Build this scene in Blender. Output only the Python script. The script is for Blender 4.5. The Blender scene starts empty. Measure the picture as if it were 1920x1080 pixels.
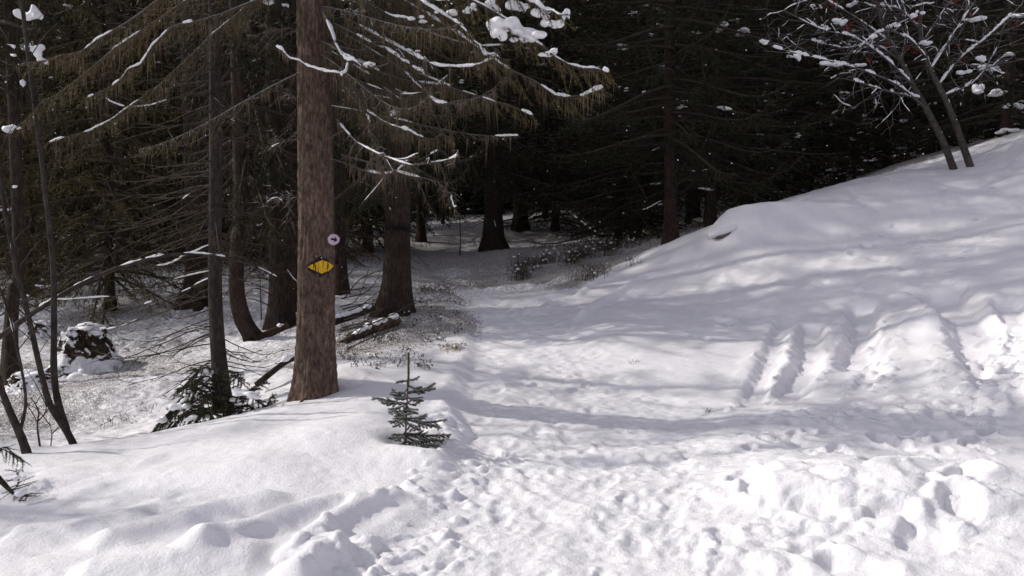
import bpy, math, random
import numpy as np
from mathutils import Vector, Matrix

# ------------------------------------------------------------------ camera, sky, sun, exposure
SC = bpy.context.scene
COL = SC.collection
F = 1507.0                      # focal length in pixels of a 1920 wide frame
PITCH = math.atan((540 - 420) / F)
CAM = np.array([0.0, 0.0, 1.6])
cam_data = bpy.data.cameras.new('camera')
cam_data.sensor_width = 36.0
cam_data.lens = 36.0 * F / 1920.0
cam_data.clip_end = 1000.0
cam = bpy.data.objects.new('camera', cam_data)
COL.objects.link(cam)
cam.location = CAM
cam.rotation_euler = (math.pi / 2 - PITCH, 0, 0)
SC.camera = cam

SUN_AZ = math.radians(-77)      # measured from +Y towards +X
SUN_EL = math.radians(35)
world = bpy.data.worlds.new('World')
SC.world = world
world.use_nodes = True
wn = world.node_tree
wn.nodes.clear()
sky = wn.nodes.new('ShaderNodeTexSky')
sky.sky_type = 'NISHITA'
sky.sun_disc = False
sky.sun_elevation = SUN_EL
sky.sun_rotation = SUN_AZ
sky.altitude = 1500
sky.air_density = 1.0
sky.dust_density = 3.0
hsv = wn.nodes.new('ShaderNodeHueSaturation')
hsv.inputs['Saturation'].default_value = 0.30
hsv.inputs['Hue'].default_value = 0.535
bg = wn.nodes.new('ShaderNodeBackground')
bg.inputs['Strength'].default_value = 0.15
wo = wn.nodes.new('ShaderNodeOutputWorld')
wn.links.new(sky.outputs[0], hsv.inputs['Color'])
wn.links.new(hsv.outputs[0], bg.inputs['Color'])
wn.links.new(bg.outputs[0], wo.inputs['Surface'])

sun_data = bpy.data.lights.new('sun', 'SUN')
sun_data.energy = 2.15
sun_data.angle = math.radians(0.9)
sun_data.color = (1.0, 0.95, 0.88)
sun = bpy.data.objects.new('sun', sun_data)
COL.objects.link(sun)
sdir = Vector((math.sin(SUN_AZ) * math.cos(SUN_EL), math.cos(SUN_AZ) * math.cos(SUN_EL), math.sin(SUN_EL)))
sun.rotation_euler = sdir.to_track_quat('Z', 'Y').to_euler()
sun.location = sdir * 60

SC.view_settings.view_transform = 'Standard'
SC.view_settings.look = 'None'
SC.view_settings.gamma = 1.0
SC.view_settings.exposure = 0.57
SC.cycles.max_bounces = 6
SC.cycles.diffuse_bounces = 2
SC.cycles.glossy_bounces = 2
SC.cycles.sample_clamp_indirect = 4.0

# ------------------------------------------------------------------ numeric helpers
def hash2(ix, iy, seed):
    h = (ix.astype(np.int64) * 374761393 + iy.astype(np.int64) * 668265263 + seed * 974634777) & 0xFFFFFFFF
    h = ((h ^ (h >> 13)) * 1274126177) & 0xFFFFFFFF
    h = ((h ^ (h >> 16)) * 2246822519) & 0xFFFFFFFF
    return ((h ^ (h >> 15)) & 0xFFFFFF) / float(0x1000000)

def noise2(x, y, seed=0):
    ix = np.floor(x); iy = np.floor(y)
    fx = x - ix; fy = y - iy
    ux = fx * fx * fx * (fx * (fx * 6 - 15) + 10); uy = fy * fy * fy * (fy * (fy * 6 - 15) + 10)
    a = hash2(ix, iy, seed); b = hash2(ix + 1, iy, seed)
    c = hash2(ix, iy + 1, seed); d = hash2(ix + 1, iy + 1, seed)
    return (a + (b - a) * ux) * (1 - uy) + (c + (d - c) * ux) * uy

def fbm(x, y, seed=0, octs=4, gain=0.5):
    s = 0; a = 1.0; t = 0
    for o in range(octs):
        s = s + a * (noise2(x, y, seed + o * 17) * 2 - 1); t += a
        x = x * 2.03 + 11.7; y = y * 2.03 + 5.3; a *= gain
    return s / t

def sstep(a, b, x):
    t = np.clip((x - a) / (b - a), 0, 1)
    return t * t * (3 - 2 * t)

FWD = np.array([0, math.cos(PITCH), -math.sin(PITCH)])
UP = np.array([0, math.sin(PITCH), math.cos(PITCH)])
def ray(px, py):
    return FWD + np.array([(px - 960) / F, 0, 0]) + UP * ((540 - py) / F)
def P(px, py, d):
    r = ray(px, py)
    return CAM + r * (d / r[1])

# ------------------------------------------------------------------ the lie of the land: surveyed points, smooth surface through them
CTRL = [  # px, py, distance
 (0,1080,3.7),(500,1080,3.65),(960,1080,3.65),(1450,1080,3.6),(1920,1080,3.5),
 (0,940,4.95),(300,940,4.75),(700,940,4.7),(1100,900,5.0),(1500,900,4.95),(1920,900,4.9),
 (770,840,5.7),(860,760,7.0),(860,655,9.5),(640,705,8.0),(590,745,7.4),(540,760,7.1),(400,800,6.6),(300,838,6.2),(150,852,6.1),(0,868,5.9),
 (130,838,6.9),(0,830,7.0),(420,785,7.7),(300,800,7.5),(150,760,8.5),(160,692,10.5),(60,735,9.3),(300,655,11.3),(470,640,11.2),(525,612,12.0),(540,680,9.2),
 (200,560,15),(360,580,14),(50,552,16),(150,490,20),(300,500,19),(0,505,20),(200,450,30),(450,470,24),
 (735,592,11.5),(780,622,10.3),(690,645,9.6),(650,600,12),(640,520,17),
 (980,700,8.3),(1000,760,7.1),(960,645,9.7),(965,600,11.5),(970,560,14),(960,540,16),(940,500,19),(860,462,25),(800,430,31),(780,408,42),
 (1110,522,15),(1200,482,15.6),(1258,452,17.3),(1340,440,14.6),(1500,395,15),(1590,348,16),(1700,322,17),(1800,312,17),(1920,262,17),
 (1920,700,7),(1920,600,8.5),(1920,500,10.5),(1920,400,13),(1920,320,15),(1600,700,8),(1600,600,10),(1600,500,12),(1600,425,14),
 (1300,650,9.5),(1300,560,12.2),(1300,500,13.8),(1300,770,7.1),(1600,800,6.3),(1920,800,6.0),(1100,640,9.9),(1130,580,11.8),
 (1333,428,18.5),(1480,378,21),(1700,304,21.5),(1900,252,21.5),(1150,440,25),(1300,405,27),(1000,425,30),(925,462,24),
]
GUARD = [(0,-3,0),(-6,-3,-.1),(7,-3,.5),(-6,2,-.1),(6,2,.5),(8,5,1.0),(9.5,8,1.8),(11,11,2.8),(15,15,4.6),(16,9,3.6),(-8,5,-.35),(-11,8,-.5),(-14,12,-.3),
         (-18,18,.6),(-30,30,2.0),(0,60,4.8),(-30,60,4.5),(30,60,9),(30,30,7.5),(60,30,11),(-60,30,3),(0,100,14),(-80,100,12),(80,100,20),(0,150,30),(-150,150,28),(150,150,34),(-100,10,0),(110,10,16),
         (-40,-3,0),(45,-3,5)]
pts = np.array([P(*c) for c in CTRL] + [np.array(g, float) for g in GUARD])
def tps_fit(p, lam):
    n = len(p)
    r2 = ((p[:, None, :2] - p[None, :, :2]) ** 2).sum(-1)
    K = 0.5 * r2 * np.log(r2 + 1e-9) + lam * np.eye(n)
    Q = np.c_[np.ones(n), p[:, :2]]
    A = np.block([[K, Q], [Q.T, np.zeros((3, 3))]])
    return np.linalg.solve(A, np.r_[p[:, 2], 0, 0, 0])
TPS = tps_fit(pts, 0.02)
def base_h(x, y):
    x = np.atleast_1d(np.asarray(x, float)); y = np.atleast_1d(np.asarray(y, float))
    n = len(pts)
    z = TPS[n] + TPS[n + 1] * x + TPS[n + 2] * y
    for i in range(n):
        r2 = (x - pts[i, 0]) ** 2 + (y - pts[i, 1]) ** 2
        z = z + TPS[i] * 0.5 * r2 * np.log(r2 + 1e-9)
    return z

TT = np.concatenate([np.arange(2.5, 12, .03), np.arange(12, 60, .1)])
def on_base(px, py):
    r = ray(px, py); r = r / r[1]
    q = CAM[None] + TT[:, None] * r[None]
    hit = np.where(q[:, 2] <= base_h(q[:, 0], q[:, 1]))[0]
    i = hit[0] if len(hit) else len(TT) - 1
    return q[i]
def world_line(pl):
    return np.array([on_base(*p)[:2] for p in pl])

def seg_dist(x, y, line):
    """distance to a polyline, position along it 0..1 and side"""
    best = np.full(x.shape, 1e9); tt = np.zeros(x.shape); sd = np.zeros(x.shape)
    L = np.r_[0, np.cumsum(np.hypot(*np.diff(line, axis=0).T))]
    for i in range(len(line) - 1):
        a = line[i]; b = line[i + 1]; d = b - a; l2 = (d ** 2).sum() + 1e-12
        t = np.clip(((x - a[0]) * d[0] + (y - a[1]) * d[1]) / l2, 0, 1)
        dx = x - (a[0] + t * d[0]); dy = y - (a[1] + t * d[1])
        q = np.hypot(dx, dy); m = q < best
        best[m] = q[m]; tt[m] = ((L[i] + t * math.sqrt(l2)) / L[-1])[m]; sd[m] = np.sign(d[0] * dy - d[1] * dx)[m]
    return best, tt, sd

def in_poly(x, y, poly):
    c = np.zeros(x.shape, bool); n = len(poly)
    for i in range(n):
        x1, y1 = poly[i]; x2, y2 = poly[(i + 1) % n]
        if y1 == y2: continue
        m = ((y1 > y) != (y2 > y)) & (x < (x2 - x1) * (y - y1) / (y2 - y1) + x1)
        c ^= m
    return c

PATH_L = world_line([(480,1230),(610,1080),(790,960),(862,850),(845,740),(888,660),(880,605),(858,565),(800,500),(772,450)])
PATH_R = world_line([(1290,1230),(1320,1080),(1370,900),(1330,770),(1200,705),(1125,640),(1090,590),(1085,548),(975,505),(860,448)])
PATH_POLY = np.r_[PATH_L, PATH_R[::-1]]
RIDGE_PL = [(-60,872),(0,868),(150,852),(300,838),(400,800),(540,762),(640,705),(760,678),(860,655)]
RIDGE = world_line(RIDGE_PL)
TRENCH = [(world_line(p), w, d) for p, w, d in [
 ([(1478,588),(1440,680),(1400,770)], .12, .065),
 ([(1520,600),(1512,680),(1465,752)], .15, .10),
 ([(1618,562),(1618,640),(1585,705)], .17, .11),
 ([(1762,540),(1822,610),(1850,660),(1890,740)], .24, .15),
 ([(1680,600),(1640,690),(1610,740)], .10, .04),
 ([(1880,560),(1925,640),(1960,700)], .15, .09),
]]
FURROW = [(world_line(p), w, h) for p, w, h in [
 ([(535,1066),(600,1012),(680,965),(775,930)], .085, .09),
 ([(330,1066),(480,1003),(600,962),(700,940)], .10, .10),
 ([(150,1040),(300,992),(450,955),(560,938)], .12, .08),
 ([(540,1095),(600,1055),(645,1025)], .09, .11),
 ([(120,1095),(300,1066),(430,1050),(520,1050)], .15, .07),
 ([(0,1010),(160,985),(300,960)], .18, .05),
 ([(60,900),(180,880),(300,870)], .2, .03),
 ([(860,850),(835,770),(850,720),(880,668)], .12, .04),
 ([(1078,600),(1130,565),(1190,530),(1235,510)], .08, .11),
 ([(1080,556),(1112,535),(1150,512)], .08, .10),
 ([(870,592),(940,590),(1010,578),(1075,556)], .15, .09),
 ([(880,565),(960,565),(1030,555),(1080,540)], .17, .10),
 ([(850,548),(930,545),(1010,530)], .18, .11),
 ([(830,530),(900,528),(970,515)], .18, .10),
 ([(1000,540),(1050,528),(1090,516)], .15, .09),
 ([(840,512),(900,508),(940,500)], .2, .10),
 ([(905,835),(1050,850),(1180,842),(1290,825)], .07, .02),
]]
rng = np.random.default_rng(7)
# lumps of thrown snow: x, y, radius, height
LUMPS = []
def lump_patch(cx, cy, rx, ry, n, r0, r1, hk, seed):
    g = np.random.default_rng(seed)
    for _ in range(n):
        a = g.uniform(0, 2 * math.pi); q = math.sqrt(g.uniform(0, 1))
        r = r0 + (r1 - r0) * g.uniform(0, 1) ** 2
        LUMPS.append((cx + math.cos(a) * q * rx, cy + math.sin(a) * q * ry, r * g.uniform(.8, 1.4), r * g.uniform(.7, 1.1), g.uniform(0, 3.14), r * hk * g.uniform(.5, 1.1)))
def pxy(px, py): return on_base(px, py)[:2]
c = pxy(1640, 935); lump_patch(c[0], c[1], .75, .6, 60, .07, .20, .29, 1)
c = pxy(1850, 940); lump_patch(c[0], c[1], .6, .5, 30, .06, .18, .28, 2)
c = pxy(1480, 1010); lump_patch(c[0], c[1], .5, .4, 50, .03, .10, .36, 3)
c = pxy(1880, 700); lump_patch(c[0], c[1], .5, .9, 80, .03, .11, .6, 4)
c = pxy(1700, 770); lump_patch(c[0], c[1], 1.4, .35, 110, .02, .07, .5, 5)
c = pxy(700, 1045); lump_patch(c[0], c[1], .20, .26, 45, .02, .055, .6, 6)
c = pxy(800, 1020); lump_patch(c[0], c[1], .3, .3, 40, .015, .05, .6, 8)
c = pxy(850, 900); lump_patch(c[0], c[1], .3, .6, 70, .015, .05, .6, 9)
c = pxy(1080, 940); lump_patch(c[0], c[1], 1.0, .9, 320, .010, .030, .21, 10)
c = pxy(1150, 830); lump_patch(c[0], c[1], 1.4, .8, 160, .012, .035, .27, 11)
c = pxy(820, 800); lump_patch(c[0], c[1], .25, .3, 40, .02, .07, .5, 12)
c = pxy(855, 535); lump_patch(c[0], c[1], .5, .6, 40, .05, .14, .5, 13)
c = pxy(870, 600); lump_patch(c[0], c[1], .3, .3, 14, .05, .1, .5, 14)
c = pxy(1640, 560); lump_patch(c[0], c[1], 1.6, .5, 60, .03, .10, .3, 16)
c = pxy(1640, 935); lump_patch(c[0], c[1], 1.05, .85, 420, .008, .024, .6, 41)
c = pxy(1660, 745); lump_patch(c[0], c[1], 1.5, .9, 260, .010, .030, .7, 42)
c = pxy(1860, 680); lump_patch(c[0], c[1], .5, .9, 160, .012, .034, .9, 43)
for line, w, h in TRENCH:
    g = np.random.default_rng(int(w * 977))
    for _ in range(46):
        i = g.integers(0, len(line) - 1); t = g.uniform() ** .6
        q = line[i] * (1 - t) + line[i + 1] * t; r = g.uniform(.014, .042)
        LUMPS.append((q[0] + g.choice([-1, 1]) * w * g.uniform(.7, 1.7), q[1] + g.normal(0, .10), r * 1.25, r, g.uniform(0, 3.14), r * .8))
for line, w, h in (FURROW[0], FURROW[3]):
    g = np.random.default_rng(int(w * 1000))
    for _ in range(9):
        i = g.integers(0, len(line) - 1); t = g.uniform()
        q = line[i] * (1 - t) + line[i + 1] * t
        r = g.uniform(.02, .05)
        LUMPS.append((q[0] + g.normal(0, .05), q[1] + g.normal(0, .05), r * 1.3, r, g.uniform(0, 3.14), r * .55))
# dents: x, y, length, width, heading, depth
DENTS = []
def dent_patch(pl, n, l, w, d, seed, head=None):
    g = np.random.default_rng(seed); poly = world_line(pl)
    lo = poly.min(0); hi = poly.max(0); k = 0
    while k < n:
        q = g.uniform(lo, hi)
        if in_poly(np.array([q[0]]), np.array([q[1]]), poly)[0]:
            s = g.uniform(.7, 1.25)
            DENTS.append((q[0], q[1], l * s, w * s, (g.uniform(0, 3.14) if head is None else head + g.normal(0, .35)), d * g.uniform(.4, 1.2))); k += 1
dent_patch([(820,1075),(1330,1075),(1310,800),(900,800)], 90, .15, .06, .011, 21, 1.45)
dent_patch([(900,800),(1250,800),(1130,660),(900,660)], 40, .15, .06, .014, 22, 1.5)
dent_patch([(1330,1075),(1900,1075),(1900,860),(1380,860)], 24, .15, .11, .045, 23)
dent_patch([(1350,860),(1900,850),(1900,760),(1420,770)], 70, .12, .06, .035, 24)
dent_patch([(1790,760),(1910,760),(1910,580),(1850,600)], 20, .13, .08, .045, 25)
dent_patch([(1500,540),(1900,500),(1900,350),(1600,420)], 40, .16, .07, .03, 26)
dent_patch([(60,700),(330,730),(380,620),(60,600)], 70, .12, .05, .03, 27)
dent_patch([(330,640),(560,640),(560,500),(200,520)], 110, .14, .08, .05, 28)
dent_patch([(880,655),(1090,640),(1060,560),(870,560)], 50, .18, .09, .03, 30)
dent_patch([(1300,650),(1420,650),(1420,600),(1300,600)], 5, .2, .12, .05, 32)
SAP = on_base(762, 836)
ROCK = P(1385, 425, 14.5)
MOUND = [(*pxy(1635, 930), .60, .50, .16), (*pxy(1880, 950), .45, .4, .12), (*pxy(610, 830), .55, .35, .08), (*pxy(690, 800), .35, .3, .07),
         (*pxy(815, 868), .22, .15, .06), (*pxy(640, 715), .35, .2, .09), (*pxy(230, 745), .9, .6, .12), (*pxy(1180, 640), .9, .6, .05), (*pxy(1760, 600), .7, .5, .12), (*pxy(480, 890), .35, .25, .06), (*pxy(330, 900), .5, .25, .05), (*pxy(130, 905), .5, .2, .05)]

def height(x, y, detail=True):
    x = np.atleast_1d(np.asarray(x, float)); y = np.atleast_1d(np.asarray(y, float))
    z = base_h(x, y)
    near = (np.hypot(x, y) < 45)
    pm = np.zeros(x.shape)
    X = x; Y = y
    ins = in_poly(X, Y, PATH_POLY) & (Y < 40)
    dl, _, _ = seg_dist(X, Y, PATH_L); dr, _, _ = seg_dist(X, Y, PATH_R)
    e = np.minimum(dl, dr)
    jit = .05 * fbm(X / .25, Y / .25, 3, 3)
    sd = np.where(ins, e, -e) + jit
    pm = sstep(-.10, .12, np.where(ins, np.minimum(dl, dr * .35), -np.minimum(dl, dr * .35)) + jit) * (Y < 40)
    z = z - .055 * pm
    for mx, my, rx, ry, h in MOUND:
        r2 = ((X - mx) / rx) ** 2 + ((Y - my) / ry) ** 2
        z = z + h * np.exp(-r2)
    hx = X - ROCK[0]; hy = Y - ROCK[1]
    z = z + .36 * sstep(-.55 + .1 * hy, -.08, hx + .05 * fbm(X / .3, Y / .3, 41, 2)) * sstep(2.6, .2, hx) * np.exp(-((hy - .25) / .55) ** 2)
    wob = fbm(X / 1.3, Y / 1.3, 40, 3)
    z = z + (.055 * wob) * (1 - .7 * pm)
    z = z + .16 * fbm(X / 5, Y / 5, 45, 3) * sstep(17, 26, Y)
    for line, w, d in TRENCH:
        q, t, s = seg_dist(X, Y, line)
        q = q + .05 * fbm(X / .14, Y / .14, 50, 4)
        env = sstep(0, .10, t) * sstep(1, .8, t)
        env = np.where((t <= 0) | (t >= 1), 0, env)
        z = z - d * env * sstep(w * 1.35, w * .45, q) + d * .18 * env * np.exp(-((q - w * 1.8) / (w * .6)) ** 2)
    for line, w, h in FURROW:
        q, t, s = seg_dist(X, Y, line)
        q = q + .016 * fbm(X / .15, Y / .15, 55, 3)
        env = sstep(-.01, .12, t) * sstep(1.01, .85, t)
        nz = .85 + .18 * fbm(X / .4, Y / .4, 56, 2)
        z = z + h * nz * env * np.exp(-(np.abs(q) / w) ** 2.5)
    if detail:
        m = near & (Y > -1)
        xs0 = X[m]; ys0 = Y[m]
        xs = xs0 + .035 * fbm(xs0 / .16, ys0 / .16, 70, 3); ys = ys0 + .035 * fbm(xs0 / .16, ys0 / .16, 71, 3); dz = np.zeros(xs.shape); lum = np.zeros(xs.shape); lu2 = np.zeros(xs.shape)
        for (cx, cy, a, b, th, h) in LUMPS:
            R = max(a, b)
            w_ = np.where((np.abs(xs - cx) < R) & (np.abs(ys - cy) < R))[0]
            if len(w_) == 0: continue
            ex = xs[w_] - cx; ey = ys[w_] - cy
            u = (ex * math.cos(th) + ey * math.sin(th)) / a; v = (-ex * math.sin(th) + ey * math.cos(th)) / b
            q = np.clip(1 - (u * u + v * v), 0, 1)
            if R < .045: lu2[w_] = np.maximum(lu2[w_], h * q ** .5)
            else: lum[w_] = np.maximum(lum[w_], h * sstep(0, 1, q ** .55))
        dz += lum + lu2
        for (cx, cy, a, b, th, h) in DENTS:
            R = max(a, b) * 1.7
            w_ = np.where((np.abs(xs - cx) < R) & (np.abs(ys - cy) < R))[0]
            if len(w_) == 0: continue
            ex = xs[w_] - cx; ey = ys[w_] - cy
            u = (ex * math.cos(th) + ey * math.sin(th)) / a; v = (-ex * math.sin(th) + ey * math.cos(th)) / b
            q = np.sqrt(u * u + v * v)
            dz[w_] += -h * sstep(1.1, .6, q) + h * .25 * np.exp(-((q - 1.25) / .25) ** 2)
        xs = xs0; ys = ys0
        pmm = pm[m]
        dz += .010 * fbm(xs / .22, ys / .22, 60, 3) * (1 + 1.1 * pmm) + (.004 + .007 * pmm) * fbm(xs / .06, ys / .06, 61, 2)
        rg = sstep(.7, 1.4, xs) * sstep(7.5, 6, ys)
        dz += rg * (.010 * fbm(xs / .10, ys / .10, 75, 3) + .016 * fbm(xs / .3, ys / .3, 76, 2))
        # wind and ski lines drawn along the bank
        al = xs * .45 + ys * .9
        ac = xs * .9 - ys * .45
        bank = sstep(.25, .8, z[m] - .0 * xs) * sstep(18, 12, ys) * (xs > 0)
        dz += bank * (.007 * fbm(xs / .11, ys / .11, 77, 3) + .018 * fbm(al / 1.6, ac / .22, 63, 3) + .03 * fbm(al / 3, ac / .5, 64, 2))
        # needle and twig bumps on the forest floor
        q, t, s = seg_dist(xs, ys, RIDGE)
        ff = np.where((s > 0) & (xs < .6), sstep(.2, 1.2, q), 0)
        ff = np.maximum(ff, sstep(15, 18, ys))
        dz += ff * (.035 * np.abs(fbm(xs / .5, ys / .5, 66, 4)) + .02 * fbm(xs / .11, ys / .11, 67, 3))
        z = z.copy(); z[m] += dz
    # hollow round the little spruce
    r = np.hypot((X - SAP[0] - .03) / .20, (Y - SAP[1]) / .16)
    z = z - .09 * np.exp(-r ** 3)
    z = z + .05 * np.exp(-((np.hypot(X - SAP[0] - .02, Y - SAP[1] + .33) / .2) ** 2)) 
    return z
def gz(x, y): return float(height(x, y)[0])
def ground(px, py):
    q = on_base(px, py); return np.array([q[0], q[1], gz(q[0], q[1])])

# ------------------------------------------------------------------ materials
def mat(name, build):
    m = bpy.data.materials.new(name); m.use_nodes = True
    nt = m.node_tree; b = nt.nodes['Principled BSDF']
    build(nt, b); return m
def N(nt, t, **k):
    n = nt.nodes.new(t)
    for a, v in k.items():
        if a.startswith('i_'):
            n.inputs[a[2:].replace('_', ' ')].default_value = v
        else: setattr(n, a, v)
    return n
def ramp(nt, src, stops):
    r = nt.nodes.new('ShaderNodeValToRGB'); e = r.color_ramp.elements
    while len(e) < len(stops): e.new(.5)
    for i, (p, c) in enumerate(stops): e[i].position = p; e[i].color = (*c, 1)
    nt.links.new(src, r.inputs[0]); return r
def noise_tex(nt, scale, detail=4, rough=.55, coord='Object', sc=None):
    tc = nt.nodes.new('ShaderNodeTexCoord'); n = nt.nodes.new('ShaderNodeTexNoise')
    n.inputs['Scale'].default_value = scale; n.inputs['Detail'].default_value = detail; n.inputs['Roughness'].default_value = rough
    if sc:
        mp = nt.nodes.new('ShaderNodeMapping'); mp.inputs['Scale'].default_value = sc
        nt.links.new(tc.outputs[coord], mp.inputs[0]); nt.links.new(mp.outputs[0], n.inputs['Vector'])
    else: nt.links.new(tc.outputs[coord], n.inputs['Vector'])
    return n
def bump(nt, b, src, strength, dist, prev=None):
    bp = nt.nodes.new('ShaderNodeBump'); bp.inputs['Strength'].default_value = strength; bp.inputs['Distance'].default_value = dist
    nt.links.new(src, bp.inputs['Height'])
    if prev: nt.links.new(prev.outputs[0], bp.inputs['Normal'])
    nt.links.new(bp.outputs[0], b.inputs['Normal']); return bp
def mix(nt, fac, a, b_, mode='MIX'):
    m = nt.nodes.new('ShaderNodeMix'); m.data_type = 'RGBA'; m.blend_type = mode
    for s, v in ((0, fac), (6, a), (7, b_)):
        if hasattr(v, 'links'): nt.links.new(v, m.inputs[s])
        elif s == 0: m.inputs[0].default_value = v
        else: m.inputs[s].default_value = (*v, 1)
    return m.outputs[2]

def m_ground(nt, b):
    at = N(nt, 'ShaderNodeAttribute', attribute_name='litter')
    n1 = noise_tex(nt, 16, 6, .65); n2 = noise_tex(nt, 70, 3, .6)
    ad = N(nt, 'ShaderNodeMath', operation='MULTIPLY_ADD'); ad.inputs[1].default_value = .30
    nt.links.new(at.outputs['Fac'], ad.inputs[0]); nt.links.new(n1.outputs[0], ad.inputs[2])
    r1 = ramp(nt, ad.outputs[0], [(.60, (0, 0, 0)), (.70, (1, 1, 1))])
    r2 = ramp(nt, n2.outputs[0], [(.40, (0, 0, 0)), (.52, (1, 1, 1))])
    f = N(nt, 'ShaderNodeMath', operation='MULTIPLY'); g = N(nt, 'ShaderNodeMath', operation='MULTIPLY')
    nt.links.new(r1.outputs[0], f.inputs[0]); nt.links.new(r2.outputs[0], f.inputs[1])
    nt.links.new(f.outputs[0], g.inputs[0]); nt.links.new(at.outputs['Fac'], g.inputs[1])
    n3 = noise_tex(nt, 2.2, 4)
    snow = ramp(nt, n3.outputs[0], [(.3, (.83, .81, .84)), (.7, (.89, .865, .89))])
    col = mix(nt, g.outputs[0], snow.outputs[0], (.085, .06, .04))
    nt.links.new(col, b.inputs['Base Color'])
    b.inputs['Roughness'].default_value = .55
    b.inputs['Specular IOR Level'].default_value = .25
    fine = noise_tex(nt, 55, 5, .7); gr = noise_tex(nt, 260, 2, .6)
    p1 = bump(nt, b, fine.outputs[0], .65, .016)
    bump(nt, b, gr.outputs[0], .35, .003, p1)
def m_snow(nt, b):
    n = noise_tex(nt, 40, 4, .6)
    b.inputs['Base Color'].default_value = (.87, .86, .88, 1); b.inputs['Roughness'].default_value = .55
    b.inputs['Specular IOR Level'].default_value = .25
    bump(nt, b, n.outputs[0], .4, .01)
def m_bark(c0, c1, c2, sz=(9, 9, 1.6), bs=.9):
    def f(nt, b):
        n = noise_tex(nt, 3.2, 7, .68, sc=sz); n2 = noise_tex(nt, 1.3, 3, .5); n3 = noise_tex(nt, 55, 4, .7)
        r = ramp(nt, n.outputs[0], [(.32, c0), (.52, c1), (.72, c2)])
        r2 = ramp(nt, n2.outputs[0], [(.35, (.72, .70, .68)), (.7, (1.12, 1.05, 1.0))])
        c = mix(nt, 1.0, r.outputs[0], r2.outputs[0], 'MULTIPLY')
        r3 = ramp(nt, n3.outputs[0], [(.62, (0, 0, 0)), (.75, (1, 1, 1))])
        c = mix(nt, r3.outputs[0], c, tuple(v * 1.35 for v in c2))
        nt.links.new(c, b.inputs['Base Color']); b.inputs['Roughness'].default_value = .9
        b.inputs['Specular IOR Level'].default_value = .15
        p = bump(nt, b, n.outputs[0], bs, .02); bump(nt, b, n3.outputs[0], .5, .004, p)
    return f
def m_rime(c, rime=.33, lo=.25):
    def f(nt, b):
        n = noise_tex(nt, 30, 4); r = ramp(nt, n.outputs[0], [(.3, tuple(v * .6 for v in c)), (.7, tuple(v * 1.4 for v in c))])
        ge = nt.nodes.new('ShaderNodeNewGeometry'); sp_ = nt.nodes.new('ShaderNodeSeparateXYZ'); nt.links.new(ge.outputs['Normal'], sp_.inputs[0])
        ad = N(nt, 'ShaderNodeMath', operation='MULTIPLY_ADD'); ad.inputs[1].default_value = .5; nt.links.new(n.outputs[0], ad.inputs[0]); nt.links.new(sp_.outputs[2], ad.inputs[2])
        k = ramp(nt, ad.outputs[0], [(lo + .1, (0, 0, 0)), (min(1, lo + .55), (1, 1, 1))])
        nt.links.new(mix(nt, k.outputs[0], r.outputs[0], (rime, rime * .97, rime)), b.inputs['Base Color']); b.inputs['Roughness'].default_value = .9; b.inputs['Specular IOR Level'].default_value = .1
    return f
def m_stump(nt, b):
    n = noise_tex(nt, 4, 6, .65); n2 = noise_tex(nt, 11, 5, .6); r = ramp(nt, n2.outputs[0], [(.35, (.012, .009, .007)), (.6, (.05, .034, .025)), (.8, (.09, .065, .05))])
    ge = nt.nodes.new('ShaderNodeNewGeometry'); sp_ = nt.nodes.new('ShaderNodeSeparateXYZ'); nt.links.new(ge.outputs['Normal'], sp_.inputs[0])
    ad = N(nt, 'ShaderNodeMath', operation='MULTIPLY_ADD'); ad.inputs[1].default_value = .38; nt.links.new(sp_.outputs[2], ad.inputs[0]); nt.links.new(n.outputs[0], ad.inputs[2])
    k = ramp(nt, ad.outputs[0], [(.56, (0, 0, 0)), (.62, (1, 1, 1))])
    nt.links.new(mix(nt, k.outputs[0], r.outputs[0], (.82, .81, .83)), b.inputs['Base Color']); b.inputs['Roughness'].default_value = .9; b.inputs['Specular IOR Level'].default_value = .1
    bump(nt, b, n2.outputs[0], 1.0, .03)
def m_leaf(c0, c1, scale=1.4):
    def f(nt, b):
        oi = nt.nodes.new('ShaderNodeObjectInfo'); n = noise_tex(nt, scale, 3)
        ad = N(nt, 'ShaderNodeMath', operation='MULTIPLY_ADD'); ad.inputs[1].default_value = .35
        nt.links.new(oi.outputs['Random'], ad.inputs[0]); nt.links.new(n.outputs[0], ad.inputs[2])
        r = ramp(nt, ad.outputs[0], [(.4, c0), (.85, c1)])
        nt.links.new(r.outputs[0], b.inputs['Base Color']); b.inputs['Roughness'].default_value = .65
        b.inputs['Specular IOR Level'].default_value = .2
    return f
def m_plain(c, rough=.7, var=.25, scale=30, bs=.3):
    def f(nt, b):
        n = noise_tex(nt, scale, 4)
        r = ramp(nt, n.outputs[0], [(.3, tuple(v * (1 - var) for v in c)), (.7, tuple(min(1, v * (1 + var)) for v in c))])
        nt.links.new(r.outputs[0], b.inputs['Base Color']); b.inputs['Roughness'].default_value = rough
        b.inputs['Specular IOR Level'].default_value = .2
        if bs: bump(nt, b, n.outputs[0], bs, .005)
    return f
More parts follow.
